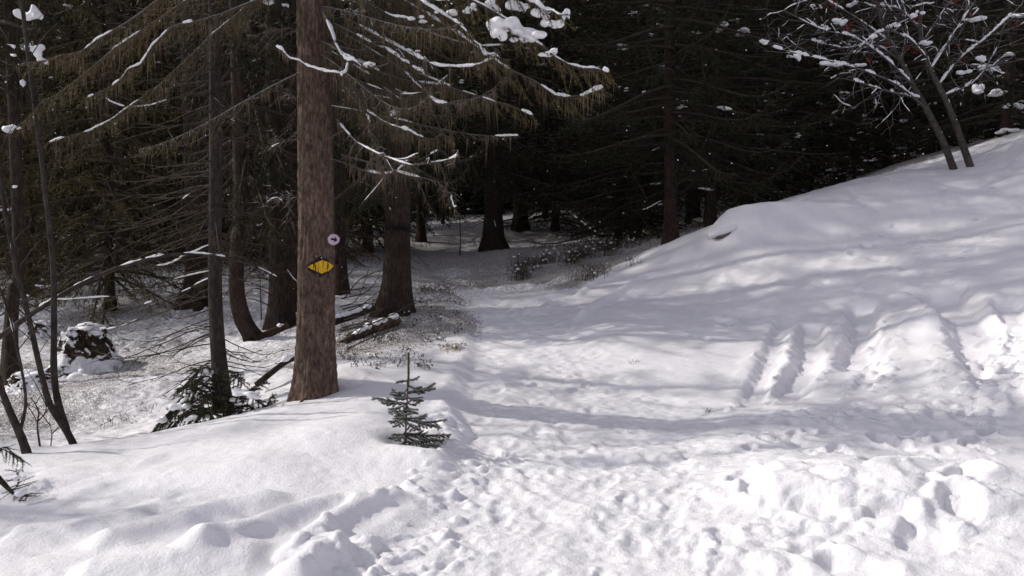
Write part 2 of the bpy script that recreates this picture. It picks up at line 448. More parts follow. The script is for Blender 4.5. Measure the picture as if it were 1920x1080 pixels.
M = {
 'ground': mat('snow_on_ground', m_ground),
 'snow': mat('fresh_snow', m_snow),
 'bark_hero': mat('spruce_bark_brown', m_bark((.040, .027, .021), (.125, .088, .070), (.25, .195, .165), (10, 10, 4), 1.0)),
 'bark': mat('spruce_bark_dark', m_bark((.016, .012, .010), (.044, .031, .025), (.085, .062, .050), (9, 9, 3))),
 'bark_grey': mat('grey_smooth_bark', m_bark((.026, .021, .020), (.055, .045, .042), (.095, .082, .077), (5, 5, 3), .4)),
 'twig': mat('dead_twig', m_plain((.050, .037, .028), .9, .35, 12)),
 'needle': mat('spruce_needle', m_leaf((.010, .013, .006), (.030, .031, .012))),
 'needle_olive': mat('spruce_needle_olive', m_leaf((.022, .019, .008), (.056, .045, .018))),
 'needle_brown': mat('withered_spruce_needle', m_leaf((.048, .039, .014), (.120, .090, .033))),
 'needle_bush': mat('bush_needle', m_leaf((.024, .030, .014), (.060, .062, .030), 6)),
 'needle_sap': mat('young_spruce_needle', m_leaf((.024, .036, .018), (.058, .070, .036), 9)),
 'needle_tip': mat('leader_needle', m_leaf((.055, .062, .022), (.11, .11, .04), 9)),
 'frost': mat('frosted_needle', m_plain((.62, .63, .64), .7, .2, 40, 0)),
 'lichen': mat('beard_lichen', m_plain((.070, .053, .034), .95, .45, 5, 0)),
 'shrub': mat('dwarf_shrub', m_plain((.075, .052, .034), .9, .45, 6, 0)),
 'grass': mat('withered_grass', m_plain((.26, .20, .12), .9, .3, 6, 0)),
 'leaf': mat('dry_leaf', m_plain((.045, .032, .022), .9, .4, 9, 0)),
 'rot': mat('rotten_wood', m_bark((.025, .018, .014), (.075, .05, .036), (.14, .10, .075), (4, 4, 4), 1.0)),
 'yellow': mat('yellow_paint', m_plain((.62, .36, .012), .6, .18, 45, .5)),
 'black': mat('black_paint', m_plain((.014, .012, .012), .7, .4, 45, .5)),
 'plate': mat('pale_plate', m_plain((.50, .40, .47), .5, .22, 60, .1)),
 'plate_rim': mat('pink_rim', m_plain((.34, .20, .27), .6, .3, 70, .1)),
 'twig_rime': mat('rimed_twig', m_rime((.085, .066, .052), .21, .35)),
 'rowan_rime': mat('rimed_rowan', m_rime((.075, .060, .056), .28, .2)),
 'stump': mat('snow_speckled_stump', m_stump),
 'lichen_hero': mat('brown_beard_lichen', m_plain((.14, .105, .07), .95, .45, 5, 0)),
 'bark_slim': mat('dark_grey_bark', m_bark((.020, .016, .015), (.048, .038, .036), (.085, .068, .063), (9, 9, 4), .8)),
 'berry': mat('rowan_berry', m_plain((.22, .015, .015), .5, .3, 30, 0)),
 'branch_red': mat('rowan_bark', m_bark((.040, .034, .032), (.085, .073, .068), (.14, .122, .115), (4, 4, 4), .4)),
}

# ------------------------------------------------------------------ mesh builder
class MB:
    def __init__(s): s.v = []; s.f = []; s.n = 0; s.tri = []
    def add(s, v, f):
        v = np.asarray(v, float).reshape(-1, 3)
        s.v.append(v); s.f.append(np.asarray(f, np.int64) + s.n); s.n += len(v)
    def empty(s): return s.n == 0
    def mesh(s, name, m, smooth=True):
        me = bpy.data.meshes.new(name)
        V = np.concatenate(s.v) if s.v else np.zeros((0, 3))
        loops = []; starts = []; k = 0
        for f in s.f:
            w = f.shape[1]; loops.append(f.ravel()); starts.append(k + np.arange(len(f)) * w); k += f.size
        L = np.concatenate(loops); S = np.concatenate(starts)
        me.vertices.add(len(V)); me.vertices.foreach_set('co', V.astype(np.float32).ravel())
        me.loops.add(len(L)); me.loops.foreach_set('vertex_index', L.astype(np.int32))
        me.polygons.add(len(S)); me.polygons.foreach_set('loop_start', S.astype(np.int32))
        me.update(calc_edges=True)
        if smooth: me.polygons.foreach_set('use_smooth', np.ones(len(S), bool))
        me.materials.append(m); return me
    def build(s, name, m, parent=None, smooth=True, loc=None):
        return obj(name, s.mesh(name, m, smooth), parent, loc)
MANY = {'snow', 'lichen', 'needles', 'foliage', 'branches', 'twigs', 'stems', 'leaves', 'frost', 'berries', 'dead_twigs', 'leader_needles'}

def obj(name, me, parent=None, loc=None):
    o = bpy.data.objects.new(name, me); COL.objects.link(o)
    if parent is not None:
        o.parent = parent
        if name in MANY: o['kind'] = 'stuff'
    if loc is not None: o.location = loc
    return o
def thing(name, label, cat, loc, rotz=0, group=None, scale=1):
    o = bpy.data.objects.new(name, None); COL.objects.link(o); o.empty_display_size = .2
    o.location = loc; o.rotation_euler = (0, 0, rotz); o.scale = (scale,) * 3
    o['label'] = label; o['category'] = cat
    if group: o['group'] = group
    return o
def tag(o, label=None, cat=None, group=None, kind=None):
    for k, v in (('label', label), ('category', cat), ('group', group), ('kind', kind)):
        if v: o[k] = v
    return o

def nrm(a): return a / (np.linalg.norm(a, axis=-1, keepdims=True) + 1e-12)
def spline(pts, n):
    """Catmull-Rom through pts, n samples"""
    p = np.asarray(pts, float)
    if len(p) == 2: 
        t = np.linspace(0, 1, n)[:, None]; return p[0] * (1 - t) + p[1] * t
    q = np.vstack([2 * p[0] - p[1], p, 2 * p[-1] - p[-2]])
    s = np.linspace(0, len(p) - 1 - 1e-6, n); i = s.astype(int); t = (s - i)[:, None]
    a, b, c, d = q[i], q[i + 1], q[i + 2], q[i + 3]
    return .5 * (2 * b + (c - a) * t + (2 * a - 5 * b + 4 * c - d) * t ** 2 + (3 * b - a - 3 * c + d) * t ** 3)
def frames(p):
    t = np.gradient(p, axis=0); t = nrm(t)
    ref = np.where(np.abs(t[:, 2:3]) > .9, np.array([[1., 0, 0]]), np.array([[0, 0, 1.]]))
    u = nrm(np.cross(ref, t)); w = np.cross(t, u)
    for i in range(1, len(u)):
        if (u[i] * u[i - 1]).sum() < 0: u[i] *= -1; w[i] *= -1
    return t, u, w
def tube(mb, p, r, k=6, cap=True, sq=None):
    p = np.asarray(p, float); r = np.broadcast_to(np.asarray(r, float), (len(p),))
    t, u, w = frames(p); a = np.arange(k) * 2 * math.pi / k
    ring = p[:, None] + r[:, None, None] * (np.cos(a)[None, :, None] * u[:, None] + np.sin(a)[None, :, None] * w[:, None])
    n = len(p); i = np.arange(n - 1)[:, None] * k; j = np.arange(k)[None]; j2 = (j + 1) % k
    f = np.stack([i + j, i + j2, i + k + j2, i + k + j], -1).reshape(-1, 4)
    mb.add(ring, f)
    if cap and r[-1] > 1e-3:
        mb.add(np.vstack([ring[-1], p[-1:] + t[-1:] * r[-1] * .4]), np.array([[x, (x + 1) % k, k] for x in range(k)]))
def twigs3(mb, a, b, r):
    """many straight thin 3-sided twigs a->b at once"""
    a = np.asarray(a, float); b = np.asarray(b, float); n = len(a)
    if n == 0: return
    t = nrm(b - a); ref = np.where(np.abs(t[:, 2:3]) > .9, np.array([[1., 0, 0]]), np.array([[0, 0, 1.]]))
    u = nrm(np.cross(ref, t)); w = np.cross(t, u)
    r = np.broadcast_to(np.asarray(r, float), (n,))[:, None]
    v = np.stack([a + u * r, a + (-.5 * u + .87 * w) * r, a + (-.5 * u - .87 * w) * r, b], 1)
    k = np.arange(n)[:, None] * 4
    f = np.concatenate([k + np.array([[0, 1, 3]]), k + np.array([[1, 2, 3]]), k + np.array([[2, 0, 3]])])
    mb.add(v, f)
def needles(mb, p, ax, ln, wd, g, out=.8, fw=.6, grav=.1):
    p = np.asarray(p); n = len(p)
    if n == 0: return
    rd = nrm(g.normal(size=(n, 3))); ax = nrm(np.asarray(ax))
    rd = nrm(rd - (rd * ax).sum(1, keepdims=True) * ax)
    d = nrm(ax * fw + rd * out + np.array([[0, 0, -grav]]))
    sdv = nrm(np.cross(d, nrm(g.normal(size=(n, 3)))))
    L = (ln * g.uniform(.7, 1.25, n))[:, None]; W = wd * .5
    v = np.stack([p - sdv * W, p + sdv * W, p + d * L], 1)
    mb.add(v, np.arange(3 * n).reshape(-1, 3))

ICO = {}
def ico(sub):
    if sub not in ICO:
        import bmesh
        bm = bmesh.new(); bmesh.ops.create_icosphere(bm, subdivisions=sub, radius=1)
        bm.verts.ensure_lookup_table()
        ICO[sub] = (np.array([v.co[:] for v in bm.verts]), np.array([[v.index for v in f.verts] for f in bm.faces])); bm.free()
    return ICO[sub]
def blob(mb, c, r, g, sub=2, rough=.22, flat=.0):
    """an uneven pad of snow; r = three radii"""
    v, f = ico(sub); ph = g.uniform(0, 50, 3)
    d = 1 + rough * (np.sin(v[:, 0] * 2.3 + ph[0]) * np.sin(v[:, 1] * 2.1 + ph[1]) + .6 * np.sin(v[:, 2] * 3.1 + v[:, 0] * 3.7 + ph[2]) * np.cos(v[:, 1] * 4.1 + ph[0]))
    q = v * d[:, None]
    q[:, 2] = np.where(q[:, 2] < 0, q[:, 2] * (1 - flat), q[:, 2])
    a = g.uniform(0, 6.28); ca, sa = math.cos(a), math.sin(a)
    q = q * np.asarray(r); q = np.stack([q[:, 0] * ca - q[:, 1] * sa, q[:, 0] * sa + q[:, 1] * ca, q[:, 2]], 1)
    mb.add(q + np.asarray(c), f)
def snow_along(mb, p, r, g, cover=.7, th=1.0, k=7):
    """broken caps of snow lying on a limb with centreline p and radius r"""
    p = np.asarray(p); n = len(p); r = np.broadcast_to(np.asarray(r, float), (n,))
    seg = np.r_[0, np.cumsum(np.linalg.norm(np.diff(p, axis=0), axis=1))]
    s = 0.0
    while s < seg[-1] - .02:
        L = g.uniform(.08, .35)
        if g.uniform() < cover:
            e = min(s + L, seg[-1]); m = max(7, int((e - s) / .012))
            ss = np.linspace(s, e, m)
            q = np.stack([np.interp(ss, seg, p[:, i]) for i in range(3)], 1); rr = np.interp(ss, seg, r)
            t = np.linspace(0, 1, m); sq = s + t * (e - s); prof = np.clip(1 - np.abs(2 * t - 1) ** 3.5, 0, 1) ** .6 * (.55 + .75 * noise2(sq * 26 + s * 91, sq * 0 + s * 37, 990) + .35 * noise2(sq * 70 + s * 91, sq * 0 + s * 17, 991))
            prof = np.clip(prof, .05, 2)
            tv = th * g.uniform(.25, 1.35)
            wd = (rr * .70 + .005 * tv) * prof + .001
            hz = (rr * .30 + .010 * tv) * prof + .001
            tg, u, w = frames(q)
            u = np.cross(tg, np.array([[0, 0, 1.]])); u = nrm(u)
            a = np.arange(k) * 2 * math.pi / k
            ring = q[:, None] + np.array([0, 0, 1.]) * (rr * .55 + hz * .5)[:, None, None] + wd[:, None, None] * np.cos(a)[None, :, None] * u[:, None] + (hz[:, None] * np.sin(a)[None])[..., None] * np.array([0, 0, 1.])
            i = np.arange(m - 1)[:, None] * k; j = np.arange(k)[None]; j2 = (j + 1) % k
            mb.add(ring, np.stack([i + j, i + j2, i + k + j2, i + k + j], -1).reshape(-1, 4))
            s += L * g.uniform(.55, 1.05)
        else: s += L * g.uniform(.3, 1.0)
def strands(mb, p, ln, wd, g, n_each=3):
    """beard lichen hanging from points p"""
    p = np.repeat(np.asarray(p), n_each, axis=0); n = len(p)
    if n == 0: return
    a = p + g.normal(0, .012, (n, 3)) * np.array([1, 1, .3])
    L = ln * (.12 + .9 * g.uniform(0, 1, n) ** 2.2) * np.repeat(g.uniform(.3, 1.4, n // n_each), n_each)
    b = a + np.stack([g.normal(0, .08, n) * L, g.normal(0, .08, n) * L, -L], 1)
    twigs3(mb, a, b, wd * g.uniform(.5, 1.4, n))

# ------------------------------------------------------------------ ground mesh
def geo(a, b, k):
    n = max(2, int(math.log(b / a) / k)); return a * (b / a) ** (np.arange(n) / n)
ys = np.concatenate([np.linspace(-4, 2.4, 22), geo(2.5, 14, .0030), geo(14, 40, .0065), geo(40, 150, .03), [150]])
sd_ = np.arange(-.74, .7401, .0029)
so = np.array([.78, .83, .9, 1, 1.15, 1.35, 1.6, 2.0, 2.6, 3.5, 5])
ss = np.concatenate([-so[::-1], sd_, so])
GX = ss[None, :] * (np.maximum(ys, 0) + 1.0)[:, None] * np.where(ys < 0, 1.0, 1.0)[:, None]
GY = np.repeat(ys[:, None], len(ss), 1)
gx = GX.ravel(); gy = GY.ravel()
gh = height(gx, gy)
R, Cn = GX.shape
i = np.arange(R - 1)[:, None] * Cn; j = np.arange(Cn - 1)[None]
quads = np.stack([i + j, i + j + 1, i + Cn + j + 1, i + Cn + j], -1).reshape(-1, 4)
V = np.stack([gx, gy, gh], 1)
# vertex normals of the whole sheet
GN = np.cross(np.gradient(V.reshape(R, Cn, 3), axis=1), np.gradient(V.reshape(R, Cn, 3), axis=0)); GN = nrm(GN).reshape(-1, 3)
# needle litter under the trees
q_, t_, s_ = seg_dist(gx, gy, RIDGE)
lit = np.where((s_ > 0) & (gx < .6), sstep(.15, 1.4, q_), 0)
lit = np.maximum(lit, sstep(15.5, 19, gy)) * sstep(80, 40, gy)
bush = np.exp(-((gx + 1.45) / .75) ** 2 - ((gy - 9.8) / 1.3) ** 2)
pe_ = np.minimum(seg_dist(gx, gy, PATH_L)[0], seg_dist(gx, gy, PATH_R)[0]); pin = in_poly(gx, gy, PATH_POLY)
EDGE = world_line([(1050,660),(1085,590),(1095,550),(1130,520),(1200,482),(1250,456)])
EDGE = np.vstack([EDGE, [P(*c_)[:2] for c_ in ((1258,452,17.3),(1333,430,17.5),(1480,388,18),(1590,345,18.5),(1700,318,19),(1920,258,19),(2400,120,20))]])
eq_, et_, es_ = seg_dist(gx, gy, EDGE)
lit = np.maximum(np.where(es_ > 0, lit, 0), np.where((es_ > 0) & (gy > 12.5), sstep(.0, .5, eq_ + .2 * fbm(gx / .4, gy / .4, 93, 3)) * sstep(12.5, 15, gy), 0)) * sstep(80, 40, gy)
lit = lit * np.where(pin, 1 - .8 * sstep(0, .35, pe_) * sstep(19, 13, gy), 1)
lit = np.clip(lit * (.70 + .6 * fbm(gx / 1.7, gy / 1.7, 90, 3) + .30 * sstep(13, 18, gy)) + bush * .75, 0, 1)
cx_ = gx[quads].mean(1); cy_ = gy[quads].mean(1)
inpath = in_poly(cx_, cy_, PATH_POLY) & (cy_ < 31)
def sheet(name, sel):
    f = quads[sel]; used = np.unique(f); rm = np.full(len(V), -1); rm[used] = np.arange(len(used))
    mb = MB(); mb.add(V[used], rm[f]); me = mb.mesh(name, M['ground'])
    at = me.attributes.new('litter', 'FLOAT', 'POINT'); at.data.foreach_set('value', lit[used].astype(np.float32))
    me.normals_split_custom_set_from_vertices(GN[used].astype(np.float32).tolist())
    o = obj(name, me); o['kind'] = 'structure'; return o
tag(sheet('ground', ~inpath), 'deep snow over the hollow, the bank and the forest floor')
tag(sheet('path', inpath), 'trodden snow path leading up between the trees')
# ------------------------------------------------------------------ spruces
def trunk_mesh(curve, r0, rtop, k=14, n=26, flare=.55, seed=0, roots=5, name='trunk', m=None, hi=False, rise=.35):
    """curve: local points from below the ground to the top"""
    g = np.random.default_rng(seed)
    p = spline(curve, n) if not hi else spline(curve, n)
    if not hi:   # more rings near the base
        s = np.linspace(0, 1, n) ** 1.7; q = spline(curve, 200); L = np.linspace(0, 1, 200)
        p = np.stack([np.interp(s, L, q[:, c]) for c in range(3)], 1)
    z = p[:, 2]; zt = z.max()
    r = rtop + (r0 - rtop) * np.clip(1 - np.clip(z, 0, None) / zt, 0, 1) ** .85
    a = np.arange(k) * 2 * math.pi / k
    fl = flare * np.exp(-np.clip(z + .05, 0, None) / rise)
    ph = g.uniform(0, 6.28)
    lob = 1 + fl[:, None] * (1 + .55 * np.cos(roots * a + ph + .4 * np.sin(2 * a))[None]) + .03 * np.cos(3 * a[None] + z[:, None] * 2 + ph)
    R_ = r[:, None] * lob
    if hi:
        A = np.repeat(a[None], len(z), 0); Z = np.repeat(z[:, None], k, 1)
        per = 2 * math.pi
        def nz(f1, f2, sd): # seamless in angle
            return fbm(np.cos(A) * f1 + 20, np.sin(A) * f1 + Z * f2, sd, 3)
        pl = fbm(np.cos(A) * 5.5 + Z * .6 + 9, np.sin(A) * 5.5 + Z * 5, 301, 3)
        vr = 1 - np.abs(nz(9, 2.2, 302)) * 2
        R_ = R_ + .007 * vr * 1.0 + .006 * pl + .003 * nz(26, 22, 303)
    ring = p[:, None] + R_[..., None] * np.stack([np.cos(a), np.sin(a), 0 * a], 1)[None]
    i = np.arange(n - 1)[:, None] * k; j = np.arange(k)[None]; j2 = (j + 1) % k
    mb = MB(); mb.add(ring, np.stack([i + j, i + j2, i + k + j2, i + k + j], -1).reshape(-1, 4))
    return mb.mesh(name, m or M['bark']), R_, z, p

def limb(start, az, L, pitch, droop, upturn, n=9):
    t = np.linspace(0, 1, n)
    rr = L * t * (1 - .12 * t * droop)
    zz = L * (math.tan(pitch) * t - droop * t ** 1.6 * .6 + upturn * t ** 4)
    return np.asarray(start) + np.stack([rr * math.cos(az), rr * math.sin(az), zz], 1)
def along(p, step):
    seg = np.r_[0, np.cumsum(np.linalg.norm(np.diff(p, axis=0), axis=1))]
    s = np.arange(step * .5, seg[-1], step)
    if len(s) == 0: s = np.array([seg[-1] * .5])
    q = np.stack([np.interp(s, seg, p[:, i]) for i in range(3)], 1)
    tg = nrm(np.gradient(p, axis=0)); t = nrm(np.stack([np.interp(s, seg, tg[:, i]) for i in range(3)], 1))
    return q, t, s / seg[-1], seg[-1]
def bough(wood, fol, p, g, rb, tw=.55, nl=.07, nw=.016, step=.085, nstep=.05, per=2, hang=.45, start=.12, dead=False):
    """a spruce bough: side twigs in a fan, hanging a little, clothed in needles"""
    n = len(p); tube(wood, p, np.linspace(rb, rb * .18, n), 4, False)
    q, t, u, L = along(p, step)
    k = u > start; q, t, u = q[k], t[k], u[k]
    if len(q) == 0: return
    sgn = np.where(np.arange(len(q)) % 2 == 0, 1, -1)
    side = nrm(np.cross(t, np.array([[0, 0, 1.]]))) * sgn[:, None]
    d = nrm(side * g.uniform(.6, 1.0, len(q))[:, None] + t * g.uniform(.4, .9, len(q))[:, None] + np.array([0, 0, -1.]) * (hang * g.uniform(.3, 1.5, len(q)))[:, None])
    ln = tw * L * .42 * (1.05 - u * .85) * g.uniform(.55, 1.2, len(q)) + .06
    e = q + d * ln[:, None] + np.array([0, 0, -1.]) * (hang * .35 * ln)[:, None]
    twigs3(wood, q, e, .004 if not dead else .0055)
    if dead or fol is None: return q, e
    # needles along the side twigs and the outer bough
    m = np.maximum(2, (ln / nstep).astype(int)) * per
    idx = np.repeat(np.arange(len(q)), m); s = g.uniform(.05, 1, len(idx))[:, None]
    pp = q[idx] * (1 - s) + e[idx] * s; aa = nrm(e - q)[idx]
    needles(fol, pp, aa, nl, nw, g, .75, .75, .15)
    q2, t2, u2, _ = along(p, nstep * .6); k = u2 > .35
    needles(fol, np.repeat(q2[k], per, 0), np.repeat(t2[k], per, 0), nl, nw, g, .75, .7, .1)
    return q, e

PROTO = {}
def make_proto(key, H, r0, cb, Lmax, nb, seed, dead_n=26, dead_l=1.3, snow_n=20, lich=0, hang=.5, coarse=1.0, droop=.55, nd=None):
    g = np.random.default_rng(seed)
    wood, fol, sn, li = MB(), MB(), MB(), MB()
    for b in range(nb):
        f = (b + g.uniform(-.3, .3)) / nb; f = min(max(f, 0), 1)
        h = cb + (H - cb) * f ** 1.15 * .985
        L = (Lmax * (1 - ((h - cb) / (H - cb + .01))) ** .75 + .25) * g.uniform(.7, 1.15)
        az = b * 2.399 + g.uniform(-.4, .4)
        p = limb((0, 0, h), az, L, g.uniform(-.15, .15) + .35 * f, droop * (1.15 - f) * g.uniform(.7, 1.3), .30 * g.uniform(.4, 1.3))
        bough(wood, fol, p, g, .012 + .010 * L, nl=.085 * coarse, nw=.022 * coarse, step=.10, nstep=.055, hang=hang)
        if lich and h < cb + 5:
            q, t, u, _ = along(p, .12); k = g.uniform(size=len(q)) < lich
            strands(li, q[k], .22, .006, g, 3)
        if snow_n and g.uniform() < snow_n / nb:
            q, t, u, _ = along(p, .12); c = q[int(len(q) * g.uniform(.45, .95)) - 1]
            for _ in range(g.integers(2, 6)):
                cc = c + np.array([g.normal(0, .09), g.normal(0, .09), .03 + g.normal(0, .02)])
                s = g.uniform(.03, .085); blob(sn, cc, (s * 1.5, s * 1.1, s * .55), g, 1, .3)
    for b in range(dead_n):
        h = g.uniform(.9, cb + 1.2); az = g.uniform(0, 6.28); L = dead_l * g.uniform(.3, 1.1)
        p = limb((0, 0, h), az, L, g.uniform(-.3, .15), g.uniform(.1, .6), g.uniform(0, .35), 7)
        bough(wood, None, p, g, .004 + .006 * L, tw=.6, step=.09, hang=.25, start=.2, dead=True)
        if lich:
            q, t, u, _ = along(p, .10); k = g.uniform(size=len(q)) < lich
            strands(li, q[k], .16, .005, g, 2)
        if g.uniform() < .07: snow_along(sn, p[2:], .008, g, .4, .6, 5)
    nd = M[nd] if nd else (M['needle_olive'] if lich > .35 else M['needle'])
    tm = trunk_mesh([(0, 0, -.5), (g.normal(0, .03), g.normal(0, .03), H * .25), (g.normal(0, .06), g.normal(0, .06), H * .6), (0, 0, H)], r0, .015, 10, 20, .5, seed)[0]
    PROTO[key] = dict(H=H, cb=cb, r0=r0, trunk=tm, branches=wood.mesh('branches', M['twig'], False), foliage=fol.mesh('foliage', nd, False),
                      snow=None if sn.empty() else sn.mesh('snow', M['snow']), lichen=None if li.empty() else li.mesh('lichen', M['lichen'], False))
make_proto('dense', 17, .15, 1.0, 2.7, 180, 11, dead_n=20, snow_n=9, hang=.55)
make_proto('skirt', 14, .12, .35, 2.5, 170, 17, dead_n=10, snow_n=8, hang=.6)
make_proto('tall', 21, .18, 2.2, 2.9, 165, 12, dead_n=40, dead_l=1.5, snow_n=9, lich=.18, hang=.7)
make_proto('mossy', 18, .14, 1.8, 2.7, 145, 13, dead_n=60, dead_l=1.7, snow_n=8, lich=.45, hang=.8, droop=.7)
make_proto('young', 7.5, .07, .35, 1.5, 110, 14, dead_n=6, dead_l=.6, snow_n=26, hang=.45, coarse=.8)
make_proto('shaggy', 16, .11, .7, 2.5, 210, 19, dead_n=26, dead_l=1.4, snow_n=9, lich=.4, hang=.9, droop=.8, nd='needle_brown', coarse=1.0)
make_proto('high', 25, .19, 9.5, 2.9, 130, 18, dead_n=50, dead_l=1.5, snow_n=5, lich=.12, hang=.7)
make_proto('bare', 16, .10, 4.0, 1.8, 100, 15, dead_n=90, dead_l=1.5, snow_n=12, lich=.12, hang=.7)

def tree(key, loc, label, rotz=0, scale=1.0, r=None, curve=None, group=None, name='spruce_tree', flare=.55, k=14, seed=0, barkm='bark', slim=1.0):
    pr = PROTO[key]
    t = thing(name, label, 'tree', loc, rotz, group, scale)
    if curve is not None or r is not None:
        H = pr['H']
        cv = [(0, 0, -.5), (0, 0, .0)] + [(x, y, z) for x, y, z in (curve or [])] + [(curve[-1][0] if curve else 0, curve[-1][1] if curve else 0, H * .5), (0, 0, H)]
        me = trunk_mesh(cv, (r or pr['r0'] * scale) / scale, .015, k, 34, flare, seed + 5, m=M[barkm])[0]
    else: me = pr['trunk']
    obj('trunk', me, t)
    for part in ('branches', 'foliage', 'snow', 'lichen'):
        if pr[part] is not None:
            o = obj(part, pr[part], t); o.scale = (slim, slim, 1)
    return t
def at(px, py, d=None):
    """a foot on the ground seen at a pixel; with d, straight below the pixel's line of sight at that distance"""
    if d is None: q = on_base(px, py); return (q[0], q[1], gz(q[0], q[1]) - .02)
    q = P(px, py, d); return (q[0], q[1], gz(q[0], q[1]) - .02)
def scr(dx, d): return dx * d / F

# ---- the marked spruce in the foreground
g = np.random.default_rng(100)
HX, HY, _ = at(592, 745, 7.4); HZ = gz(HX, HY) - .03
hero = thing('spruce_tree', 'thick brown spruce trunk with yellow painted blaze beside the little sapling', 'tree', (HX, HY, HZ))
HH = 22.0
hc = [(-.02, 0, -.5), (-.01, 0, 0), (.03, 0, 1.2), (.045, 0, 3), (.05, 0, 6), (.05, 0, 12), (0, 0, HH)]
# dense rings up to 5 m, then a plain upper trunk
zz = np.r_[np.linspace(-.5, 5.2, 420), np.linspace(5.25, HH, 40)]
q = spline(hc, 800); cpts = np.stack([np.interp(zz, q[:, 2], q[:, 0]), np.interp(zz, q[:, 2], q[:, 1]), zz], 1)
KH = 120
def hero_r(z): return .158 * (1 - np.clip(z, 0, None) / HH) ** .85 + .012 + .038 * np.exp(-np.clip(z + .02, 0, None) / .5) + .025 * np.exp(-np.clip(z, 0, None) / .12)
ha = np.arange(KH) * 2 * math.pi / KH
A = np.repeat(ha[None], len(zz), 0); Z = np.repeat(zz[:, None], KH, 1)
def hero_surf(A, Z):
    lob = 1 + (.10 * np.exp(-np.clip(Z, 0, None) / .35)) * np.cos(5 * A + 1.0 + .5 * np.sin(2 * A)) + .012 * np.cos(3 * A + Z * 1.4)
    warp = .35 * fbm(np.cos(A) * 3, np.sin(A) * 3 + Z * 1.5, 300, 2)
    pl = fbm(np.cos(A) * 7 + 9 + warp, np.sin(A) * 7 + Z * 7, 301, 3)
    vr = np.abs(fbm(np.cos(A) * 11 + 30 + warp, np.sin(A) * 11 + Z * 2.6, 302, 3))
    fine = fbm(np.cos(A) * 34, np.sin(A) * 34 + Z * 24, 303, 2)
    return hero_r(Z) * lob + .008 * pl - .018 * np.clip(.35 - vr, 0, 1) * 2 + .005 * fine
HR = hero_surf(A, Z)
ring = cpts[:, None] + HR[..., None] * np.stack([np.cos(ha), np.sin(ha), 0 * ha], 1)[None]
ii = np.arange(len(zz) - 1)[:, None] * KH; jj = np.arange(KH)[None]; j2 = (jj + 1) % KH
mb = MB(); mb.add(ring, np.stack([ii + jj, ii + j2, ii + KH + j2, ii + KH + jj], -1).reshape(-1, 4))
trunk = mb.build('trunk', M['bark_hero'], hero)
def on_trunk(px, py, off=0.0):
    """angle and height on the marked trunk seen at a pixel, local"""
    r_ = ray(px, py); o = CAM - np.array([HX, HY, HZ])
    d = 7.4 - .17; q = o + r_ * (d / r_[1])
    z = q[2]; cx = np.interp(z, cpts[:, 2], cpts[:, 0]); rr = float(hero_r(z))
    sx = np.clip((q[0] - cx) / rr, -.98, .98)
    return -math.acos(sx), z       # facing the camera: negative angles
def patch(outline, off, name, m, parent, res=46):
    """a painted patch that follows the bark; outline in px as half-width function"""
    (x0, y0, hw, hh) = outline
    mb = MB(); u = np.linspace(-1, 1, res); v = np.linspace(-1, 1, 30)
    a0, z0 = on_trunk(x0 - hw, y0); a1, _ = on_trunk(x0 + hw, y0); _, zt = on_trunk(x0, y0 - hh); _, zb = on_trunk(x0, y0 + hh)
    U, Vv = np.meshgrid(u, v)
    rag = 1 + .10 * fbm(U * 5, Vv * 0 + 3, 401, 3)
    hgt = np.clip(1 - np.abs(U) ** 1.12, 0, 1) ** .92 * rag
    AA = a0 + (a1 - a0) * (U * .5 + .5); ZZ = (zt + zb) / 2 + Vv * hgt * (zt - zb) / 2
    rr = hero_surf(AA, ZZ) + off
    cx = np.interp(ZZ.ravel(), cpts[:, 2], cpts[:, 0]).reshape(ZZ.shape)
    pt = np.stack([cx + rr * np.cos(AA), rr * np.sin(AA), ZZ], -1)
    n = res; i = np.arange(29)[:, None] * n; j = np.arange(n - 1)[None]
    mb.add(pt, np.stack([i + j, i + j + 1, i + n + j + 1, i + n + j], -1).reshape(-1, 4))
    o = mb.build(name, m, parent); return o
tag(patch((598.5, 501, 28, 20), .0025, 'blaze_border', M['black'], trunk), 'black painted outline of the yellow blaze')
tag(patch((598.5, 500.5, 22, 12.5), .0045, 'blaze', M['yellow'], trunk), 'yellow painted lozenge blaze')
# the round arrow plate nailed above the blaze
az_, z_ = on_trunk(626, 449)
az_ = -.62
rr = float(hero_surf(np.array([[az_]]), np.array([[z_]]))[0, 0])
nor = np.array([math.cos(az_ - .35), math.sin(az_ - .35), 0]); tan = np.array([-nor[1], nor[0], 0])
cxx = float(np.interp(z_, cpts[:, 2], cpts[:, 0]))
pc = np.array([HX + cxx + math.cos(az_) * rr, HY + math.sin(az_) * rr, HZ + z_]) + nor * .016
target = P(625.5, 449, float(pc[1])); pc[0] = target[0]; pc[2] = target[2]
sign = thing('arrow_plate', 'small round pale plate with black arrow nailed above the yellow blaze', 'sign', pc)
def disc(name, rad, h0, h1, m, parent, k=40, wob=.0):
    mb = MB(); a = np.arange(k) * 2 * math.pi / k
    R1 = rad * (1 + wob * np.sin(a * 3 + 1) + wob * .7 * np.sin(a * 7))
    def rg(R_, h): return R_[:, None] * (np.cos(a)[:, None] * tan * 1.06 + np.sin(a)[:, None] * np.array([0, 0, .93])) + nor * h
    vs = np.vstack([rg(R1, h0), rg(R1, h1 - .001), rg(R1 * .95, h1), (nor * h1)[None]])
    f = [[i, (i + 1) % k, k + (i + 1) % k, k + i] for i in range(k)] + [[k + i, k + (i + 1) % k, 2 * k + (i + 1) % k, 2 * k + i] for i in range(k)]
    mb.add(vs, np.array(f)); o_ = mb.n
    mb2 = np.array([[2 * k + i, 2 * k + (i + 1) % k, 3 * k] for i in range(k)]); mb.f.append(mb2)
    return mb.build(name, m, parent, False)
disc('plate', .056, -.003, .001, M['plate_rim'], sign, wob=.03)
